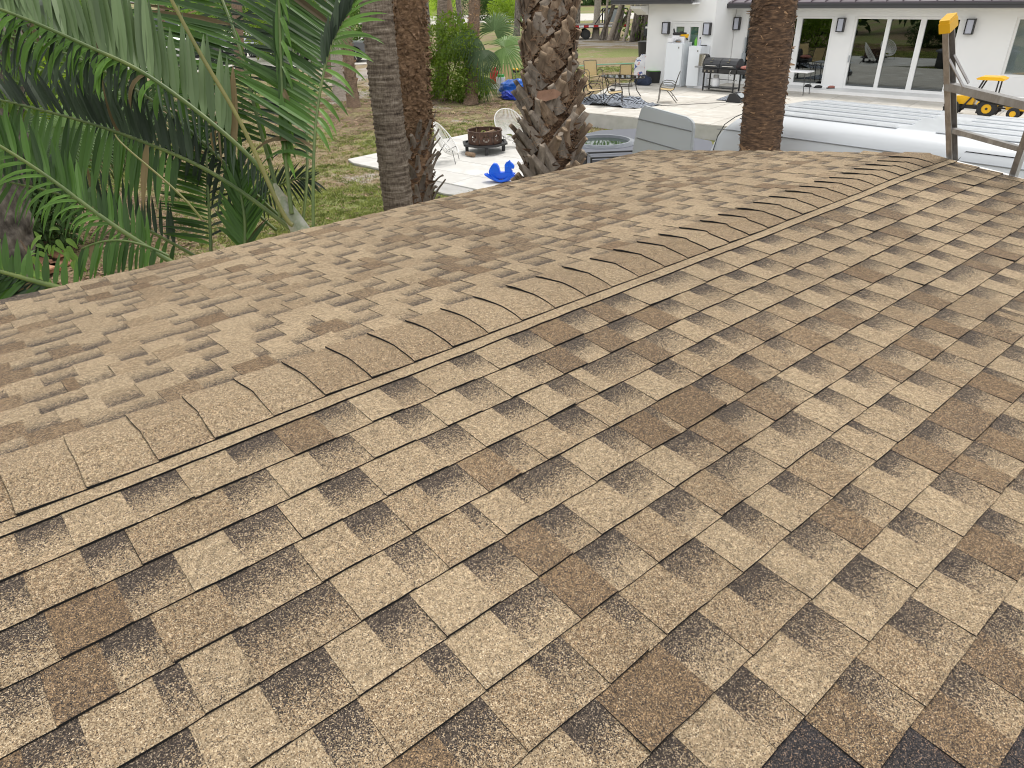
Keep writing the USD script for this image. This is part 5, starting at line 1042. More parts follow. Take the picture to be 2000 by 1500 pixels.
tr = [hat(160), hat(247)]
for k, t_ in enumerate(tr):
    d_ = .085 if k == 0 else .05
    b = beam(LAX*t_+RXD*.006, LAX*t_+RXD*(.425+.18*t_), Polygon([(-d_/2, 0), (d_/2, 0), (d_/2, -.03), (d_/2-.004, -.03), (d_/2-.004, -.004), (-d_/2+.004, -.004), (-d_/2+.004, -.045 if k == 0 else -.03), (-d_/2, -.045 if k == 0 else -.03)]), unit(A(0, 1, 0)), A(0, 0, 1))
    obj('step', b, lk('aluminium'), ld)
for t_ in np.arange(tr[1]-.31, low+.1, -.31): obj('step', MB().box(LAX*t_+RXD*.205, (.36, .05, .03)), lk('aluminium'), ld)
for s in (-1, 1): obj('brace', beam(LAX*hat(112)+LX*.03+LN*.03*s, LAX*(tr[0]+.005)+RXD*.12+LN*.03*s, Polygon([(-.003, -.011), (.003, -.011), (.003, .011), (-.003, .011)]), LX, LN), lk('aluminium'), ld)
b = MB()
for t_ in (hat(118), tr[0]-.01, tr[1]-.01, hat(130)):
    for s in (-1, 1): b.ell(LAX*t_+LX*-.001+LN*.022*s, (.005, .005, .005), 1)
obj('rivet', b, lk('aluminium'), ld)
hs = [at(1893, 178, 5.2), at(1915, 190, 5.15), at(1945, 197, 5.1), at(1985, 201, 5.1), at(2040, 200, 5.1), at(2090, 190, 5.1)]
ho = thing('hose', 'thick black hose sagging behind the top step of the ladder', 'hose', hs[0])
hc = np.array(hs); tt = np.linspace(0, 5, 24); from scipy.interpolate import CubicSpline
hc = CubicSpline(range(6), hc)(tt); obj('hose_coil', MB().tube(hc, np.interp(tt, [0, 1, 5], [.012, .028, .034]), 10), lk('black_plastic'), ho, smooth=True, world=True)
obj('white_stripe', MB().tube(hc[8:]+A(0, 0, .034), .007, 5), lk('white_frame'), ho, smooth=True, world=True)
# ================================================================== PATIO FURNITURE AND CLUTTER
pm('sling_beige', (0.56, 0.43, 0.22), (0.50, 0.375, 0.185), scale=60, rough=.75); pm('frame_bronze', (0.05, 0.043, 0.036), rough=.4, metal=.3)
usdkit.material(stage, lk('table_glass'), {'t': ('transparent_bsdf', {'color': (0.35, 0.37, 0.38)}), 'gl': ('glossy_bsdf', {'roughness': 0.03}), 'm': ('mix_closure', {'fac': 0.35})}, [('t.BSDF', 'm.closure1'), ('gl.BSDF', 'm.closure2')], surface='m.closure')
pm('fridge_white', (0.74, 0.77, 0.80), rough=.3); pm('steel', (0.55, 0.53, 0.50), rough=.2, metal=.95); pm('steel_brushed', (0.35, 0.35, 0.35), rough=.35, metal=.8)
pm('green_liner', (0.10, 0.38, 0.03), (0.17, 0.48, 0.05), scale=8, rough=.5); pm('red_plastic', (0.55, 0.02, 0.025), rough=.4); pm('white_plastic', (0.78, 0.78, 0.80), rough=.4); pm('cushion_red', (0.30, 0.10, 0.08), (0.42, 0.18, 0.14), scale=9, rough=.85)
pm('tarp_blue', (0.008, 0.09, 0.50), (0.015, 0.16, 0.66), scale=5, rough=.35); pm('tarp_violet', (0.03, 0.06, 0.55), (0.05, 0.10, 0.70), scale=5, rough=.4); pm('green_plastic', (0.04, 0.34, 0.06), rough=.4); pm('orange_plastic', (0.85, 0.30, 0.10), rough=.4); pm('cloth_navy', (0.02, 0.03, 0.06), rough=.9); pm('hose_green', (0.24, 0.50, 0.36), rough=.5)
ZP = .40
pt = lambda u, v: gp(u, v, ZP)
def sling_chair(label, loc, rot, n=True):
    t = thing('patio_chair', label, 'chair', loc, rot, 'beige sling chairs on the raised patio')
    for s in (-1, 1):
        y = s*.27
        obj('side_frame', MB().tube([(-.34, y, .94), (-.29, y, .78), (-.20, y, .42), (-.10, y, .38), (.24, y, .42), (.27, y, .41)], .013, 6), lk('frame_bronze'), t, smooth=True)
        obj('arm', MB().tube([(-.25, y*1.06, .56), (-.12, y*1.1, .64), (.10, y*1.1, .655), (.22, y*1.1, .61), (.26, y*1.08, .50), (.28, y*1.05, .2), (.30, y*1.05, .0)], .013, 6), lk('frame_bronze'), t, smooth=True)
        obj('leg', MB().tube([(.02, y*1.04, .39), (-.16, y*1.05, .2), (-.33, y*1.06, .0)], .013, 6), lk('frame_bronze'), t, smooth=True)
    obj('cross_bar', MB().tube([(-.34, -.27, .94), (-.345, 0, .955), (-.34, .27, .94)], .013, 6), lk('frame_bronze'), t)
    obj('stretcher', MB().tube([(-.16, -.28, .2), (-.16, .28, .2)], .01, 5), lk('frame_bronze'), t); obj('seat_bar', MB().tube([(.27, -.27, .41), (.27, .27, .41)], .012, 5), lk('frame_bronze'), t)
    def sheet(ps):
        V, F = [], []
        for i_, (x, z) in enumerate(ps):
            for j, y in enumerate((-.262, -.13, 0, .13, .262)): V.append((x, y, z-.018*(1-(y/.262)**2)))
        for i_ in range(len(ps)-1):
            for j in range(4): k = i_*5+j; F.append([k, k+1, k+6, k+5])
        V = np.array(V); n_ = len(V); return np.vstack([V, V-A(0, 0, .006)]), np.vstack([F, np.array(F)[:, ::-1]+n_])
    obj('sling_seat', sheet([(-.20, .42), (-.10, .385), (.1, .40), (.26, .418)]), lk('sling_beige'), t); obj('sling_back', sheet([(-.335, .93), (-.29, .78), (-.245, .60), (-.205, .44)]), lk('sling_beige'), t)
    return t
c0_ = sling_chair('beige sling chair at the far left end of the table, facing the viewer', pt(1158, 170), -.35)
cl = [(1160, 200, .62, 'beige sling chair standing left on the crumpled rug with its back to the thick palm'), (1198, 205, .80, 'beige sling chair pulled up to the front of the glass table on the rug'), (1303, 199, 3.75, 'beige sling chair right of the glass table, nearest the open van door')]
for u, v, a, lab in cl: copy(c0_, pt(u, v), a, lab)
low_chair = copy(c0_, pt(1221, 166), 2.3, 'smaller sling chair turned away behind the glass table, left of the printed sack', .82)
tc = pt(1214, 188); tb = thing('patio_table', 'oval patio table with a dark glass top and curved bronze legs', 'table', tc, .15)
el = affinity.scale(Point(0, 0).buffer(1, 24), .88, .50)
obj('table_top', MB().prism(el.buffer(-.02), .008, o=(0, 0, .655)), lk('table_glass'), tb); obj('rim', MB().prism(el.difference(el.buffer(-.025)), .03, o=(0, 0, .64)), lk('frame_bronze'), tb)
for sx_ in (-1, 1):
    for sy_ in (-1, 1): obj('leg', MB().tube([(sx_*.62, sy_*.30, .645), (sx_*.48, sy_*.25, .58), (sx_*.42, sy_*.22, .42), (sx_*.47, sy_*.26, .2), (sx_*.60, sy_*.34, 0)], .017, 6), lk('frame_bronze'), tb, smooth=True)
obj('lower_ring', MB().tube([(.42*math.cos(a), .24*math.sin(a), .36) for a in np.linspace(0, 6.2832, 25)], .013, 5, False), lk('frame_bronze'), tb)
fs_ = thing('shoe', 'small dark shoe on the patio under the glass table', 'shoe', pt(1196, 178)); obj('upper', MB().ell((0, 0, .05), (.14, .05, .05), 2), lk('black_plastic'), fs_)
# rugs with a meander
KEY = ["111111110", "100000010", "101111010", "101001010", "101000010", "101111110", "100000000", "111111111", "000000000"]
usdkit.material(stage, lk('rug_weave'), {'uv': ('attribute', {'attribute': 'st'}), 'sx': ('separate_xyz', {}), 'm': ('mix', {'color1': (0.30, 0.33, 0.38), 'color2': (0.035, 0.04, 0.05)}), 'p': ('principled_bsdf', {'roughness': 0.9})}, [('uv.vector', 'sx.vector'), ('sx.x', 'm.fac'), ('m.color', 'p.base_color')], surface='p.BSDF')
def rug(label, corners, fold, seed, nx=54, ny=30):
    c_ = [A(*p) for p in corners]; o = sum(c_)/4; t = thing('rug', label, 'rug', o); V, F, UV = [], [], []
    def P(s, q):
        p = (c_[0]*(1-s)+c_[1]*s)*(1-q)+(c_[3]*(1-s)+c_[2]*s)*q; n1 = meshkit.fbm(A(p[0]*1.7, p[1]*1.7, seed), 3, seed); n2 = meshkit.noise(A(p[0]*3.5+p[1]*1.5, p[1]*1.2, 3), seed+2)
        h = fold*np.clip(n1-.42, 0, 1)*1.5+fold*.5*np.clip(n2-.5, 0, 1); return p-o+A(.3*fold*(n1-.5), .3*fold*(n2-.5), .012+h)
    for i in range(nx):
        for j in range(ny):
            k = len(V); V += [P(i/nx, j/ny), P((i+1)/nx, j/ny), P((i+1)/nx, (j+1)/ny), P(i/nx, (j+1)/ny)]; F.append([k, k+1, k+2, k+3]); UV += [[float(KEY[(j) % 9][(i) % 9]), 0]]*4
    usd_ = obj('weave', (np.array(V), tri(F)), lk('rug_weave'), t, uv=np.array(UV)); return t
rug('crumpled grey rug with a dark meander pattern under the glass table', [pt(1122, 203), pt(1240, 213), pt(1296, 205), pt(1180, 190)], .32, 5)
rug('flat dark patterned rug on the patio beside the grill', [pt(1398, 196), pt(1450, 200), pt(1500, 188), pt(1440, 180)], .03, 8, 45, 27)
# sack, tub, fridges
usdkit.material(stage, lk('printed_sack'), {'g': ('geometry', {}), 'n': ('noise_texture', {'scale': 5.0, 'detail': 3.0}), 'n2': ('noise_texture', {'scale': 4.2, 'detail': 2.0}), 'v': ('vector_math', {'vector_math_type': 'add'} if False else {'vector2': (7.0, 3.0, 1.0)}), 'r': ('rgb_ramp', {'interpolate': False, 'ramp': [(0, (.78, .78, .80)), (.60, (.62, .12, .10)), (.66, (.78, .62, .58))]}), 'r2': ('rgb_ramp', {'interpolate': False, 'ramp': [(0, (0, 0, 0)), (.61, (1, 1, 1))]}), 'm': ('mix', {'color2': (0.12, 0.16, 0.36)}), 'p': ('principled_bsdf', {'roughness': 0.4})},
    [('g.position', 'n.vector'), ('g.position', 'v.vector1'), ('v.vector', 'n2.vector'), ('n.fac', 'r.fac'), ('n2.fac', 'r2.fac'), ('r2.color', 'm.fac'), ('r.color', 'm.color1'), ('m.color', 'p.base_color')], surface='p.BSDF')
g = pt(1252, 158); sk = thing('sack', 'white sack with red and blue print leaning behind the glass table', 'sack', g, .1)
ic = trimesh.creation.icosphere(4); q = ic.vertices; q = np.sign(q)*np.abs(q)**.55*A(.36, .18, .46); q[:, 0] += .12*(q[:, 2]+.46)*.6; q += .05*(np.stack([meshkit.fbm(q*6+k, 3, k) for k in range(3)], -1)-.5)*2; obj('bag', (q+A(0, 0, .45), ic.faces), lk('printed_sack'), sk, smooth=True)
obj('fold', MB().prism(Polygon([(-.26, .82), (.36, .86), (.42, 1.0), (-.1, 1.02)]), .05, XZ, (.06, .03, 0)), lk('printed_sack'), sk)
g = pt(1278, 161); tb_ = thing('planter_tub', 'round black tub with a bright green liner beside the white fridge', 'tub', g)
obj('side', MB().lathe([(.001, 0), (.33, 0), (.37, .42), (.36, .45), (.34, .42), (.32, .36)], 28), lk('black_plastic'), tb_, smooth=40); obj('liner', MB().lathe([(.335, .43), (.33, .47), (.30, .42), (.2, .36), (.001, .37)], 24), lk('green_liner'), tb_, smooth=True)
g = pt(1288, 163); hp_ = thing('hoop', 'black wheel hoop leaning on the wall behind the green-lined tub', 'hoop', g); obj('ring', MB().tube([(.36*math.cos(a), .10, .34+.34*math.sin(a)) for a in np.linspace(0, 6.2832, 30)], .012, 5, False), lk('black_metal'), hp_)
g = pt(1255, 166); cb = thing('clothes_heap', 'heap of dark blue cloth at the foot of the printed sack', 'cloth', g); ic = trimesh.creation.icosphere(3); q = ic.vertices*A(.42, .22, .22); q += .09*(np.stack([meshkit.fbm(ic.vertices*2.2+k*5, 3, k) for k in range(3)], -1)-.5)*2; obj('cloth', (q+A(0, 0, .15), ic.faces), lk('cloth_navy'), cb, smooth=True)
g = pt(1262, 160); st_ = thing('broom_stick', 'thin dark stick leaning up behind the printed sack', 'stick', g); obj('stick', MB().tube([(0, .1, 0), (.36, .32, 1.02)], .012, 5), lk('black_metal'), st_)
def fridge(label, loc, w, h, d_):
    t = thing('fridge', label, 'fridge', loc, HA, 'fridges against the white house')
    obj('body', MB().box((w/2, d_/2+.03, h/2), (w, d_-.06, h), bev=.012), lk('fridge_white'), t); obj('door', MB().box((w/2, .0, h/2+.03), (w, .055, h-.08), bev=.015), lk('fridge_white'), t)
    obj('badge', MB().box((w*.78, -.031, h-.16), (.05, .006, .06)), lk('steel_brushed'), t); return t
F1, F2 = A(-16.97, 23.91, ZP), A(-15.98, 24.02, ZP)
fridge('taller white upright fridge with tools stacked on top of it', F1, .72, 1.55, .66); fridge('shorter white fridge between the taller one and the grill', F2, .50, 1.46, .64)
ft = lambda F_, x, y, h: F_+rz(A(x, y, 0), HA)+A(0, 0, h)
def items(name, label, cat, loc, parts):
    t = thing(name, label, cat, loc, HA)
    for nm, b, mt in parts: obj(nm, b, lk(mt), t, smooth=35)
    return t
items('tool_case', 'black power tool on a white carton, left on the taller fridge', 'tool', ft(F1, .27, .3, 1.55), [('carton', MB().box((0, 0, .12), (.30, .26, .24)), 'white_plastic'), ('tool', MB().box((.02, 0, .29), (.42, .16, .10), bev=.03).tube([(-.15, 0, .3), (-.19, 0, .46)], .03, 8).tube([(.1, 0, .32), (.2, 0, .33)], .05, 8), 'black_plastic')])
items('white_carton', 'small white carton in front of the black power tool', 'carton', ft(F1, .12, .10, 1.55), [('carton', MB().box((0, 0, .08), (.22, .16, .16), bev=.005), 'white_plastic')])
items('drill', 'yellow and black drill on a white carton, right on the taller fridge', 'drill', ft(F1, .56, .28, 1.55), [('carton', MB().box((-.03, 0, .10), (.24, .22, .20)), 'white_plastic'), ('body', MB().box((.03, 0, .25), (.32, .12, .07), bev=.02).box((.12, 0, .20), (.12, .10, .08), bev=.02), 'yellow_toy'), ('motor', MB().box((-.02, 0, .31), (.22, .11, .07), bev=.02).tube([(.12, 0, .2), (.16, 0, .08)], .03, 8), 'black_plastic')])
items('clamp', 'dull grey hand tools lying on the front edge of the taller fridge', 'tools', ft(F1, .40, .12, 1.55), [('jaw', MB().tube([(-.12, 0, .03), (-.05, .02, .09), (.08, 0, .10), (.14, .02, .04)], .025, 7), 'steel_brushed'), ('grip', MB().tube([(-.12, .05, .03), (.12, -.02, .03)], .022, 7), 'log_wood')])
items('spray_bottle', 'yellow-green bottle on the shorter fridge', 'bottle', ft(F2, .14, .2, 1.46), [('bottle', MB().lathe([(.001, 0), (.05, 0), (.052, .18), (.03, .22), (.018, .24), (.018, .28), (.001, .28)], 14), 'green_liner')])
items('clear_bottle', 'clear bottle with a black cap on the shorter fridge', 'bottle', ft(F2, .30, .22, 1.46), [('bottle', MB().lathe([(.001, 0), (.045, 0), (.045, .17), (.02, .21), (.02, .23), (.001, .23)], 14), 'lamp_glass'), ('cap', MB().lathe([(.001, .23), (.026, .23), (.026, .29), (.001, .29)], 12), 'black_plastic')])
items('black_tray', 'flat black tool at the right edge of the shorter fridge', 'tool', ft(F2, .40, .30, 1.46), [('blade', MB().box((.04, 0, .012), (.22, .10, .022), .5, .005), 'black_plastic')])
# grill
g = pt(1407, 178); gr = thing('grill', 'black double-lid barbecue grill with side shelf and a gas bottle below', 'grill', g, HA-.02)
pm('lid_black', (0.025, 0.026, 0.029), rough=.38, coat=.2)
lidp = Polygon([(-.28, .80), (.28, .80), (.28, .92), (.22, 1.05), (.10, 1.12), (-.06, 1.12), (-.19, 1.05), (-.27, .93)])
for s, lab in ((-1, 0), (1, 1)):
    l_ = obj('lid', MB().prism(lidp, .66, YZ, (s*.34-.33, 0, 0)), lk('lid_black'), gr); obj('handle', MB().tube([(s*.34-.22, -.285, .86), (s*.34-.2, -.33, .875), (s*.34+.2, -.33, .875), (s*.34+.22, -.285, .86)], .015, 6), lk('steel'), l_)
    obj('badge', MB().box((s*.34-.02, -.245, 1.0), (.11, .02, .022)).lathe([(.001, -.01), (.028, -.01), (.028, .01), (.001, .01)], 12, (s*.34, -.19, 1.075), 'y'), lk('steel'), l_)
obj('firebox', MB().box((0, 0, .71), (1.36, .54, .18), bev=.015), lk('black_metal'), gr); cp = obj('control_panel', MB().box((-.35, -.30, .70), (.62, .06, .15), bev=.01).box((.36, -.29, .71), (.68, .035, .14)), lk('black_metal'), gr)
for k in range(3): obj('knob', MB().lathe([(.001, -.03), (.038, -.03), (.042, .01), (.001, .01)], 14, (-.52+.17*k, -.345, .70), 'y'), lk('steel'), cp)
obj('side_shelf', MB().box((-.88, 0, .80), (.36, .46, .05), bev=.01), lk('steel_brushed'), gr); obj('side_shelf', MB().box((.90, -.02, .70), (.40, .5, .14), bev=.02), lk('black_metal'), gr, label='drop-shaped black fire box at the right end of the grill')
for x in (-.62, .62):
    for y in (-.22, .22): obj('leg', MB().box((x, y, .32), (.045, .045, .63)), lk('black_metal'), gr)
obj('bottom_shelf', MB().box((0, 0, .13), (1.26, .48, .035)), lk('black_metal'), gr); obj('cross_bar', MB().tube([(-.6, .0, .4), (.6, .0, .4)], .01, 5), lk('black_metal'), gr)
obj('latch', MB().tube([(.52, -.33, .75), (.5, -.36, .72), (.5, -.36, .62), (.55, -.33, .58)], .014, 6).tube([(.70, -.28, .44), (.66, -.3, .40), (.68, -.3, .34)], .012, 6), lk('steel'), gr)
items('gas_bottle', 'white gas bottle on the bottom shelf of the grill', 'gas bottle', g+rz(A(-.22, -.02, .148), HA), [('tank', MB().lathe([(.001, 0), (.12, 0), (.15, .04), (.152, .22), (.12, .29), (.05, .31), (.001, .31)], 22), 'white_plastic'), ('collar', MB().lathe([(.10, .29), (.10, .40), (.09, .40), (.09, .29)], 16), 'steel_brushed')])
items('steel_pot', 'tall shiny steel pot on the left shelf of the grill', 'pot', g+rz(A(-.86, 0, .826), HA), [('pot', MB().lathe([(.001, 0), (.15, 0), (.15, .38), (.165, .40), (.15, .40), (.14, .02), (.001, .02)], 24), 'steel')])
items('pot_lid', 'black grill cover edge standing beside the steel pot', 'cover', g+rz(A(-.69, .05, .826), HA), [('cover', MB().ell((0, 0, .2), (.07, .16, .2), 2), 'black_plastic')])
items('meat_cushion', 'reddish cushion lying on the right end of the grill', 'cushion', g+rz(A(.92, 0, .772), HA), [('cushion', MB().ell((0, 0, .06), (.22, .2, .07), 2), 'cushion_red')])
items('floor_tray', 'pale stone slab on the patio between the shorter fridge and the grill', 'slab', pt(1371, 172), [('slab', MB().box((0, 0, .05), (.5, .4, .10), bev=.01), 'white_plastic')])
items('speaker_box', 'black box with a slanted face lying on the dark rug', 'speaker', pt(1436, 199), [('box', MB().prism([(-.25, 0), (.25, 0), (.28, .12), (.05, .3), (-.14, .26)], .4, XZ, (0, .2, 0)), 'black_plastic'), ('face', MB().box((.19, -.0, .22), (.2, .3, .01), tilt=np.array([[.8, 0, .6], [0, 1, 0], [-.6, 0, .8]])), 'blind_grey')])
b = MB().tube([pt(1290, 207)+A(0, 0, .01), pt(1340, 204.5)+A(0, 0, .01), pt(1385, 202)+A(0, 0, .01), pt(1420, 200)+A(0, 0, .01)], .008, 4); t = thing('cable', 'thin dark cable lying across the patio towards the black box', 'cable', pt(1290, 207)); obj('cable_line', b, lk('black_plastic'), t, world=True)
t = thing('folding_table', 'white-topped folding table with black legs behind the dark shaggy palm', 'table', pt(1553, 186), HA); obj('table_top', MB().box((-.35, .3, .74), (1.3, .6, .04), bev=.01), lk('white_plastic'), t)
for x in (-.9, .2):
    for y in (.05, .55): obj('leg', MB().tube([(x, y, .72), (x+.06, y, 0)], .014, 5), lk('black_metal'), t)
for k, (u, v, lab) in enumerate([(1612, 194, 'black shoe on the patio by the sliding door, left of the pair'), (1640, 195, 'black sandal of the pair by the white plinth, right one'), (1624, 195, 'red and white shoe between the black ones')]):
    t = thing('shoe', lab, 'shoe', hw(sx(-12.2+.42*k), -.42-.1*(k % 2), .50), .4*k); obj('sole', MB().box((0, 0, .015), (.28, .10, .03), bev=.01), lk('black_plastic'), t); obj('upper', MB().ell((.02, 0, .05), (.13, .05, .05), 2), lk(['black_plastic', 'black_plastic', 'cushion_red'][k]), t)
# toy tractor and trailer
def wheel(b, c_, R_, w): b.lathe([(.5*R_, -w/2), (.86*R_, -w/2), (R_, -w*.3), (R_, w*.3), (.86*R_, w/2), (.5*R_, w/2)], 22, c_, 'y'); return b
def lugs(b, c_, R_, w, n=14):
    for k in range(n):
        a = k*2*math.pi/n; b.box((c_[0]+R_*math.cos(a), c_[1]+(w*.22 if k % 2 else -w*.22), c_[2]+R_*math.sin(a)), (.05*R_/.25, w*.5, .05*R_/.25), 0, 0, np.array([[math.cos(a), 0, -math.sin(a)], [0, 1, 0], [math.sin(a), 0, math.cos(a)]]))
    return b
g = pt(1902, 226)+A(-.1, .02, 0); tt_ = thing('toy_tractor', 'yellow and black ride-on toy tractor with a flat yellow canopy', 'toy tractor', g, math.pi+HA)
for (x, R_, w) in ((-.42, .25, .16), (.48, .20, .13)):
    for s in (-1, 1):
        c_ = (x, s*.28, R_); wl = obj('wheel', lugs(wheel(MB(), c_, R_, w), c_, R_*.98, w), lk('tyre'), tt_); obj('hub', MB().lathe([(.001, -w*.35), (.25*R_, -w*.42), (.3*R_, -w*.2), (.58*R_, -w*.38), (.58*R_, w*.38), (.001, w*.38)], 18, c_, 'y'), lk('yellow_toy'), wl); obj('axle', MB().lathe([(.001, -w*.5), (.13*R_, -w*.5), (.13*R_, w*.5), (.001, w*.5)], 10, c_, 'y'), lk('black_plastic'), wl)
obj('hood', MB().prism(Polygon([(.0, .30), (.58, .30), (.60, .44), (.50, .50), (.05, .56), (-.02, .5)]), .26, XZ, (0, .13, 0)), lk('yellow_toy'), tt_); obj('grille', MB().box((.56, 0, .40), (.10, .20, .10)).box((.42, 0, .28), (.3, .2, .12)), lk('black_plastic'), tt_)
obj('chassis', MB().box((.0, 0, .24), (.9, .22, .10)).box((-.30, 0, .40), (.24, .34, .22), bev=.03).tube([(.06, 0, .5), (-.06, 0, .62)], .02, 6), lk('black_plastic'), tt_)
for s in (-1, 1): obj('fender', MB().prism(Polygon([(-.42+.30*math.cos(a), .25+.30*math.sin(a)) for a in np.linspace(.35, 2.8, 12)]+[(-.42+.265*math.cos(a), .25+.265*math.sin(a)) for a in np.linspace(2.8, .35, 12)]), .15, XZ, (0, s*.28+.075, 0)), lk('yellow_toy'), tt_)
obj('post', MB().tube([(.25, -.16, .2), (-.02, -.18, .62), (-.14, -.2, .98)], .025, 6).tube([(.25, .16, .2), (-.02, .18, .62), (-.14, .2, .98)], .025, 6).tube([(-.5, -.2, .45), (-.5, -.2, .98)], .02, 6).tube([(-.5, .2, .45), (-.5, .2, .98)], .02, 6), lk('black_plastic'), tt_)
obj('canopy', MB().prism(Polygon([(-.62, .97), (.02, .97), (.06, 1.0), (-.04, 1.05), (-.5, 1.06), (-.64, 1.02)]), .50, XZ, (0, .25, 0)), lk('yellow_toy'), tt_)
g2 = g+rz(A(1.05, 0, 0), HA); tl_ = thing('toy_trailer', 'yellow toy trailer hitched behind the toy tractor at the right edge', 'toy trailer', g2, math.pi+HA); obj('tray', MB().box((-.1, 0, .36), (.7, .45, .10), bev=.01).box((-.1, 0, .27), (.6, .36, .07)), lk('yellow_toy'), tl_); obj('drawbar', MB().tube([(.2, 0, .25), (.62, 0, .25)], .02, 6), lk('black_plastic'), tl_)
for s in (-1, 1): c_ = (-.02, s*.25, .16); wl = obj('wheel', wheel(MB(), c_, .16, .1), lk('tyre'), tl_); obj('hub', MB().lathe([(.001, -.035), (.085, -.04), (.085, .04), (.001, .035)], 14, c_, 'y'), lk('yellow_toy'), wl)
# red bike between trunk and chairs
g = pt(1132, 186); bk = thing('toy_bike', 'red and white child bike behind the thick cabbage palm', 'bike', g, 1.0)
for x in (-.3, .3): obj('wheel', MB().lathe([(.13, -.025), (.17, -.02), (.18, 0), (.17, .02), (.13, .025)], 18, (x, 0, .18), 'y'), lk('tyre'), bk); 
obj('frame', MB().tube([(-.3, 0, .18), (-.05, 0, .42), (.22, 0, .46), (.3, 0, .18)], .03, 6).tube([(-.05, 0, .42), (.02, 0, .2), (.22, 0, .46)], .025, 6), lk('red_plastic'), bk); obj('handlebar', MB().tube([(.2, -.2, .62), (.22, 0, .58), (.2, .2, .62)], .016, 6).tube([(.22, 0, .46), (.22, 0, .58)], .016, 6), lk('black_plastic'), bk); obj('seat', MB().box((-.1, 0, .50), (.2, .12, .05), bev=.02), lk('white_plastic'), bk)
for k, (u, v, mt, lab) in enumerate([(1209, 250, 'orange_plastic', 'small orange ball against the grey patio face'), (1233, 250, 'tarp_blue', 'small blue toy ball against the grey patio face')]):
    t = thing('toy_ball', lab, 'ball', gp(u, v)); obj('ball', MB().ell((0, 0, .07), (.08, .08, .07), 3), lk(mt), t, smooth=True)
# things near the fan palm
g = gp(1012, 190); tp = thing('tarp', 'crumpled bright blue tarp heap left of the thick cabbage palm', 'tarp', g)
ic = trimesh.creation.icosphere(4); q = ic.vertices*A(.95, .55, .38); q += .16*(np.stack([meshkit.fbm(ic.vertices*2.6+k*5, 4, k) for k in range(3)], -1)-.5)*2; q[:, 2] = np.maximum(q[:, 2]+.3, .01); obj('sheet', (q, ic.faces), lk('tarp_blue'), tp, smooth=50)
ic = trimesh.creation.icosphere(3); q = ic.vertices*A(.6, .3, .2); q += .14*(np.stack([meshkit.fbm(ic.vertices*3+k*7, 4, k+4) for k in range(3)], -1)-.5)*2; q[:, 2] = np.maximum(q[:, 2]+.12, .01); obj('sheet', (q+A(.25, -.5, 0), ic.faces), lk('tarp_violet'), tp, smooth=50)
g = gp(979, 182); t = thing('bucket', 'white plastic bucket with a green lid in front of the blue tarp', 'bucket', g); obj('pail', MB().lathe([(.001, 0), (.17, 0), (.21, .62), (.2, .64), (.001, .64)], 20), lk('white_plastic'), t, smooth=40); obj('lid', MB().lathe([(.15, .64), (.15, .74), (.001, .76)], 16), lk('green_plastic'), t, smooth=40)
g = gp(968, 174); t = thing('red_drum', 'red plastic can behind the white bucket', 'can', g); obj('can', MB().box((0, 0, .50), (.42, .34, .56), .3, .08).lathe([(.001, .78), (.11, .78), (.11, .88), (.001, .9)], 12), lk('red_plastic'), t); obj('stand', MB().box((0, 0, .11), (.3, .26, .22)), lk('white_plastic'), t)
t = copy(c0_, gp(990, 178), -.5, 'beige high-backed lounge chair standing on the grass behind the blue tarp', 1.12)
g = gp(1008, 170); t = thing('toy_digger', 'small yellow and black toy on top of the blue tarp', 'toy', g+A(0, 0, .62)); obj('body', MB().box((0, 0, .10), (.28, .18, .12), bev=.03), lk('yellow_toy'), t); obj('wheel', MB().lathe([(.001, -.1), (.07, -.1), (.07, .1), (.001, .1)], 12, (-.08, 0, .05), 'y').lathe([(.001, -.1), (.07, -.1), (.07, .1), (.001, .1)], 12, (.08, 0, .05), 'y'), lk('black_plastic'), t)
g = gp(962, 186); t = thing('garden_hose', 'pale green garden hose trailing past the white bucket', 'hose', g); obj('hose_line', MB().tube([gp(957, 158)+A(0, 0, .5), gp(968, 172)+A(0, 0, .3), gp(985, 186)+A(0, 0, .06), gp(1005, 195)+A(0, 0, .03), gp(1030, 199)+A(0, 0, .02)], .03, 6), lk('hose_green'), t, world=True)
t = thing('garden_hose', 'thin green hose across the lawn behind the patio chairs', 'hose', gp(1128, 131)); obj('hose_line', MB().tube([gp(1120, 131)+A(0, 0, .04), gp(1160, 128)+A(0, 0, .04), gp(1210, 126)+A(0, 0, .04), gp(1262, 124)+A(0, 0, .04)], .03, 5), lk('hose_green'), t, world=True)
g = gp(1258, 117); t = thing('bin', 'dark grey dustbin at the corner of the white house', 'bin', g); obj('pail', MB().lathe([(.001, 0), (.32, 0), (.42, .95), (.45, .97), (.43, 1.0), (.001, 1.04)], 20), lk('black_plastic'), t, smooth=40)
# tiles lying under the fronds
pm('terracotta', (0.34, 0.16, 0.085), (0.48, 0.27, 0.17), scale=8, rough=.9, rnd=.25); g = gp(100, 525); t = thing('tile_pile', 'low pile of orange clay tiles on the ground at the lower left', 'tiles', g); r = RNG(6)
for k in range(16): obj('tile', MB().box((r.uniform(-.35, .35), r.uniform(-.3, .3), .03+.035*(k//4)), (.34, .24, .035), r.uniform(-.5, .5), .006), lk('terracotta'), t)

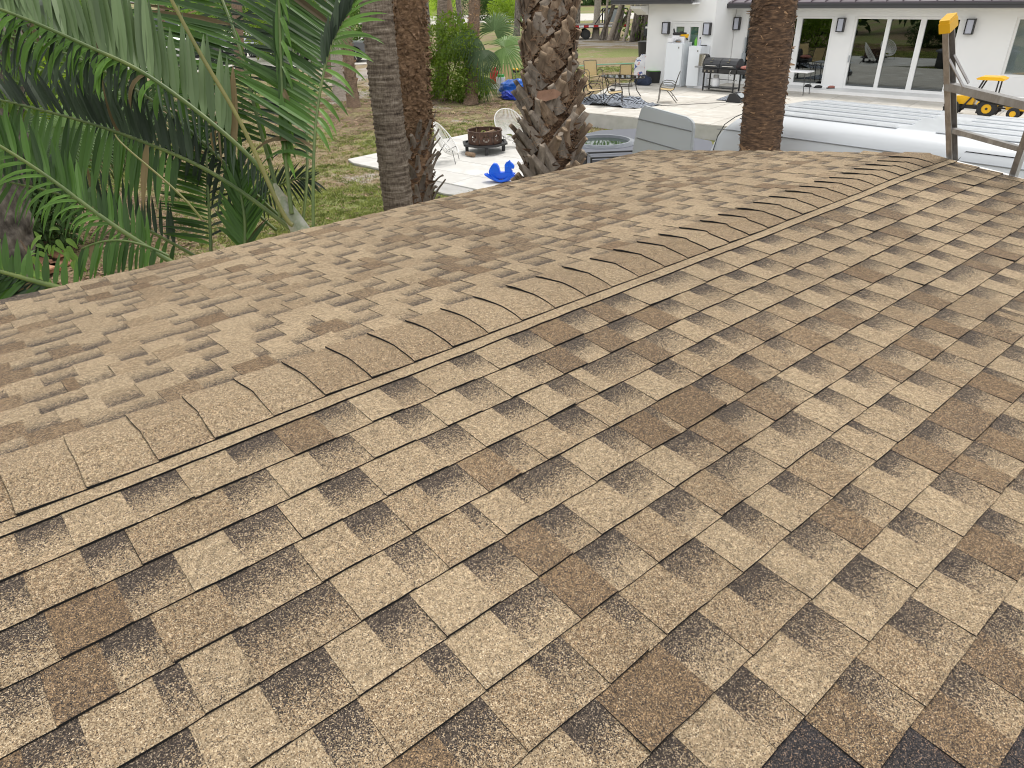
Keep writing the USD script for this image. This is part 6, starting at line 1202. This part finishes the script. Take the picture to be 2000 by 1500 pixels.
# ================================================================== VEHICLES
pm('car_silver', (0.52, 0.54, 0.56), rough=.3, metal=.4, coat=.5); pm('car_black', (0.018, 0.019, 0.021), rough=.25, coat=.6); pm('car_white', (0.74, 0.74, 0.72), rough=.35, coat=.4); pm('car_grey', (0.12, 0.125, 0.135), rough=.3, coat=.5); pm('car_glass', (0.03, 0.04, 0.045), rough=.04, spec=.8); pm('rim_alloy', (0.50, 0.50, 0.50), rough=.3, metal=.8); pm('lamp_red', (0.45, 0.01, 0.01), rough=.2); pm('lamp_clear', (0.7, 0.7, 0.68), rough=.1)
def vehicle(name, label, cat, loc, rot, paint, hood, roofl, zb, zt, L=4.8, w=1.88, bed=None, R_=.37):
    """front towards +x; hood, roofl: (x0, x1) of the cabin foot and roof"""
    t = thing(name, label, cat, loc, rot); xf, xb = L/2, -L/2; ax0, ax1 = xf-.9, xb+1.0
    low = Polygon([(xb, .45), (xb+.06, .34), (xf-.1, .34), (xf, .5), (xf-.02, zb-.22), (xf-.25, zb-.04), (hood[1], zb+.02), (hood[0], zb+.02), (xb+.05, zb-.02), (xb, zb-.15)]); arch = Point(ax0, R_).buffer(R_*1.18).union(Point(ax1, R_).buffer(R_*1.18))
    body = low.difference(arch); b = MB(); b.prism(body, w-.16, XZ, (0, w/2-.08, 0)); b.prism(body.buffer(-.025), w, XZ, (0, w/2, 0)); obj('body', b, lk(paint), t); b = MB().prism(low.buffer(-.1), w-.5, XZ, (0, w/2-.25, 0)); obj('underbody', b, lk('seam_dark'), t)
    gh = [(hood[1], zb), (roofl[1], zt-.05), (roofl[1]-.25, zt), (roofl[0]+.2, zt), (roofl[0], zt-.06), (hood[0], zb)]; V = []
    for s in (-1, 1):
        for x, z in gh: V.append((x, s*(w/2-.05-.20*(z-zb)/(zt-zb)), z))
    n = 6; F = [[0, k+1, k] for k in range(1, 5)]+[[n, n+k, n+k+1] for k in range(1, 5)]+[x for k in range(6) for x in ([k, (k+1) % 6, n+(k+1) % 6], [k, n+(k+1) % 6, n+k])]; obj('cabin', (np.array(V), np.array(F)), lk(paint), t)
    P = lambda x, z, s: A(x, s*(w/2-.05-.20*(z-zb)/(zt-zb)+.006), z); z0, z1 = zb+.06, zt-.09; fx = lambda z: hood[1]+(roofl[1]-hood[1])*(z-zb)/(zt-.05-zb); bx = lambda z: hood[0]+(roofl[0]-hood[0])*(z-zb)/(zt-.06-zb)
    for s in (-1, 1):
        xm = (bx(z0)+fx(z0))/2
        for xa0, xa1, xb0, xb1 in ((bx(z0)+.12, bx(z1)+.14, xm-.04, xm-.04), (xm+.04, xm+.04, fx(z0)-.14, fx(z1)-.10)): obj('side_window', MB().add([P(xa0, z0, s), P(xb0, z0, s), P(xb1, z1, s), P(xa1, z1, s)], [[0, 1, 2, 3]] if s < 0 else [[3, 2, 1, 0]]), lk('car_glass'), t)
    for fn, nm, e in ((fx, 'windscreen', .008), (bx, 'rear_window', -.008)):
        y0, y1 = w/2-.16, w/2-.30; q = [A(fn(z0)+e, -y0, z0), A(fn(z0)+e, y0, z0), A(fn(z1)+e, y1, z1), A(fn(z1)+e, -y1, z1)]; obj(nm, MB().add(q, [[0, 1, 2, 3]] if e > 0 else [[3, 2, 1, 0]]), lk('car_glass'), t)
    for x in (ax0, ax1):
        for s in (-1, 1):
            c_ = (x, s*(w/2-.13), R_); wl = obj('wheel', wheel(MB(), c_, R_, .24), lk('tyre'), t); b = MB().lathe([(.001, -.09), (.60*R_, -.10), (.66*R_, -.125), (.66*R_, .125), (.60*R_, .10), (.001, .09)], 20, c_, 'y'); obj('rim', b, lk('black_metal'), wl); b = MB()
            for k in range(6): a = k*math.pi/3; b.box((c_[0]+.33*R_*math.cos(a), c_[1]+s*.118, R_+.33*R_*math.sin(a)), (.60*R_, .02, .11*R_), 0, 0, np.array([[math.cos(a), 0, -math.sin(a)], [0, 1, 0], [math.sin(a), 0, math.cos(a)]]))
            obj('spokes', b, lk('rim_alloy'), wl)
    for s in (-1, 1):
        obj('headlight', MB().box((xf-.03, s*(w/2-.28), zb-.27), (.09, .34, .14), bev=.02), lk('lamp_clear'), t); obj('tail_light', MB().box((xb+.02, s*(w/2-.16), zb-.22), (.06, .2, .2), bev=.02), lk('lamp_red'), t); obj('mirror', MB().box((hood[1]-.35, s*(w/2+.06), zb+.12), (.10, .16, .14), bev=.03), lk(paint), t)
    gl = MB().box((xf-.005, 0, zb-.30), (.05, w*.5, .20), bev=.01); grl = obj('grille', gl, lk('black_plastic'), t)
    for k in range(3): obj('grille_bar', MB().box((xf+.025, 0, zb-.36+.06*k), (.015, w*.48, .02)), lk('rim_alloy'), grl)
    obj('bumper', MB().box((xf+.01, 0, .52), (.12, w*.96, .16), bev=.04), lk('black_plastic'), t); obj('bumper', MB().box((xb-.01, 0, .52), (.12, w*.96, .16), bev=.04), lk('black_plastic'), t); return t
gv = gp(711, 119); vehicle('pickup_truck', 'dark grey pickup truck with a silver hood behind the grey ringed palm', 'pickup truck', gv+A(-1.2, -1.9, 0), .95, 'car_grey', (-1.2, 1.0), (-1.0, .3), 1.18, 1.88, 5.4, 1.95, R_=.43)
vehicle('parked_car', 'silver car parked behind the feather fronds, nearest the pale smooth trunk', 'car', gp(555, 113)+A(-1.5, 0, 0), .5, 'car_silver', (-2.0, .9), (-1.6, .1), .95, 1.48, 4.6, 1.8, R_=.33)
vehicle('parked_car', 'black off-roader half hidden behind the horizontal leaflets', 'car', gp(430, 125)+A(-1, 0, 0), .3, 'car_black', (-2.2, .9), (-2.1, .4), 1.15, 1.85, 4.6, 1.9, R_=.42)
vehicle('box_truck', 'tall cream white truck standing behind the top left fronds', 'truck', gp(300, 128)+A(-1, .5, 0), .35, 'car_white', (-2.9, 2.2), (-2.85, 1.6), 1.7, 3.1, 6.2, 2.2, R_=.48)
vehicle('off_roader', 'black off-roader with a barred grille peeking out behind the corner of the white house', 'car', gp(1268, 84)+A(0, 2.3, 0), -1.35, 'car_black', (-2.2, .9), (-2.1, .4), 1.32, 2.1, 4.7, 1.95, R_=.50)
# flatbed trailer
g = gp(1152, 77); ftr = thing('flatbed_trailer', 'flatbed trailer with red and white side strips and a black end rack', 'trailer', g+A(-.5, .8, 0), .85)
pm('reflector_red', (0.45, 0.015, 0.02), rough=.4); pm('plank_grey', (0.20, 0.18, 0.155), (0.32, 0.29, 0.25), scale=9, rough=.9, rnd=.15)
for k in range(8): obj('plank', MB().box((0, -.87+.25*k, 1.09), (5.6, .235, .05)), lk('plank_grey'), ftr)
dk_ = obj('frame', MB().box((0, 0, .95), (5.7, 2.05, .2)), lk('black_metal'), ftr)
for k in range(14): obj('side_strip', MB().box((-2.6+.4*k, -1.035, .98), (.40, .02, .15)), lk('reflector_red' if k % 2 else 'white_plastic'), dk_)
for x in (-1.6, -.6):
    for s in (-1, 1): c_ = (x, s*.9, .38); wl = obj('wheel', wheel(MB(), c_, .38, .24), lk('tyre'), ftr); obj('rim', MB().lathe([(.001, -.10), (.2, -.10), (.2, .10), (.001, .10)], 14, c_, 'y'), lk('black_metal'), wl)
b = MB()
for y in (-.95, .95): b.tube([(.1, y, 1.1), (.9, y, 2.2), (2.7, y, 2.2), (2.7, y, 1.1)], .05, 6).tube([(.9, y, 2.2), (.9, y, 1.1)], .05, 6)
b.tube([(.9, -.95, 2.2), (.9, .95, 2.2)], .05, 6).tube([(2.7, -.95, 2.2), (2.7, .95, 2.2)], .05, 6); obj('rack', b, lk('black_metal'), ftr)
obj('end_board', MB().box((1.8, .6, 1.65), (1.5, .06, .95)), lk('blind_grey'), ftr)
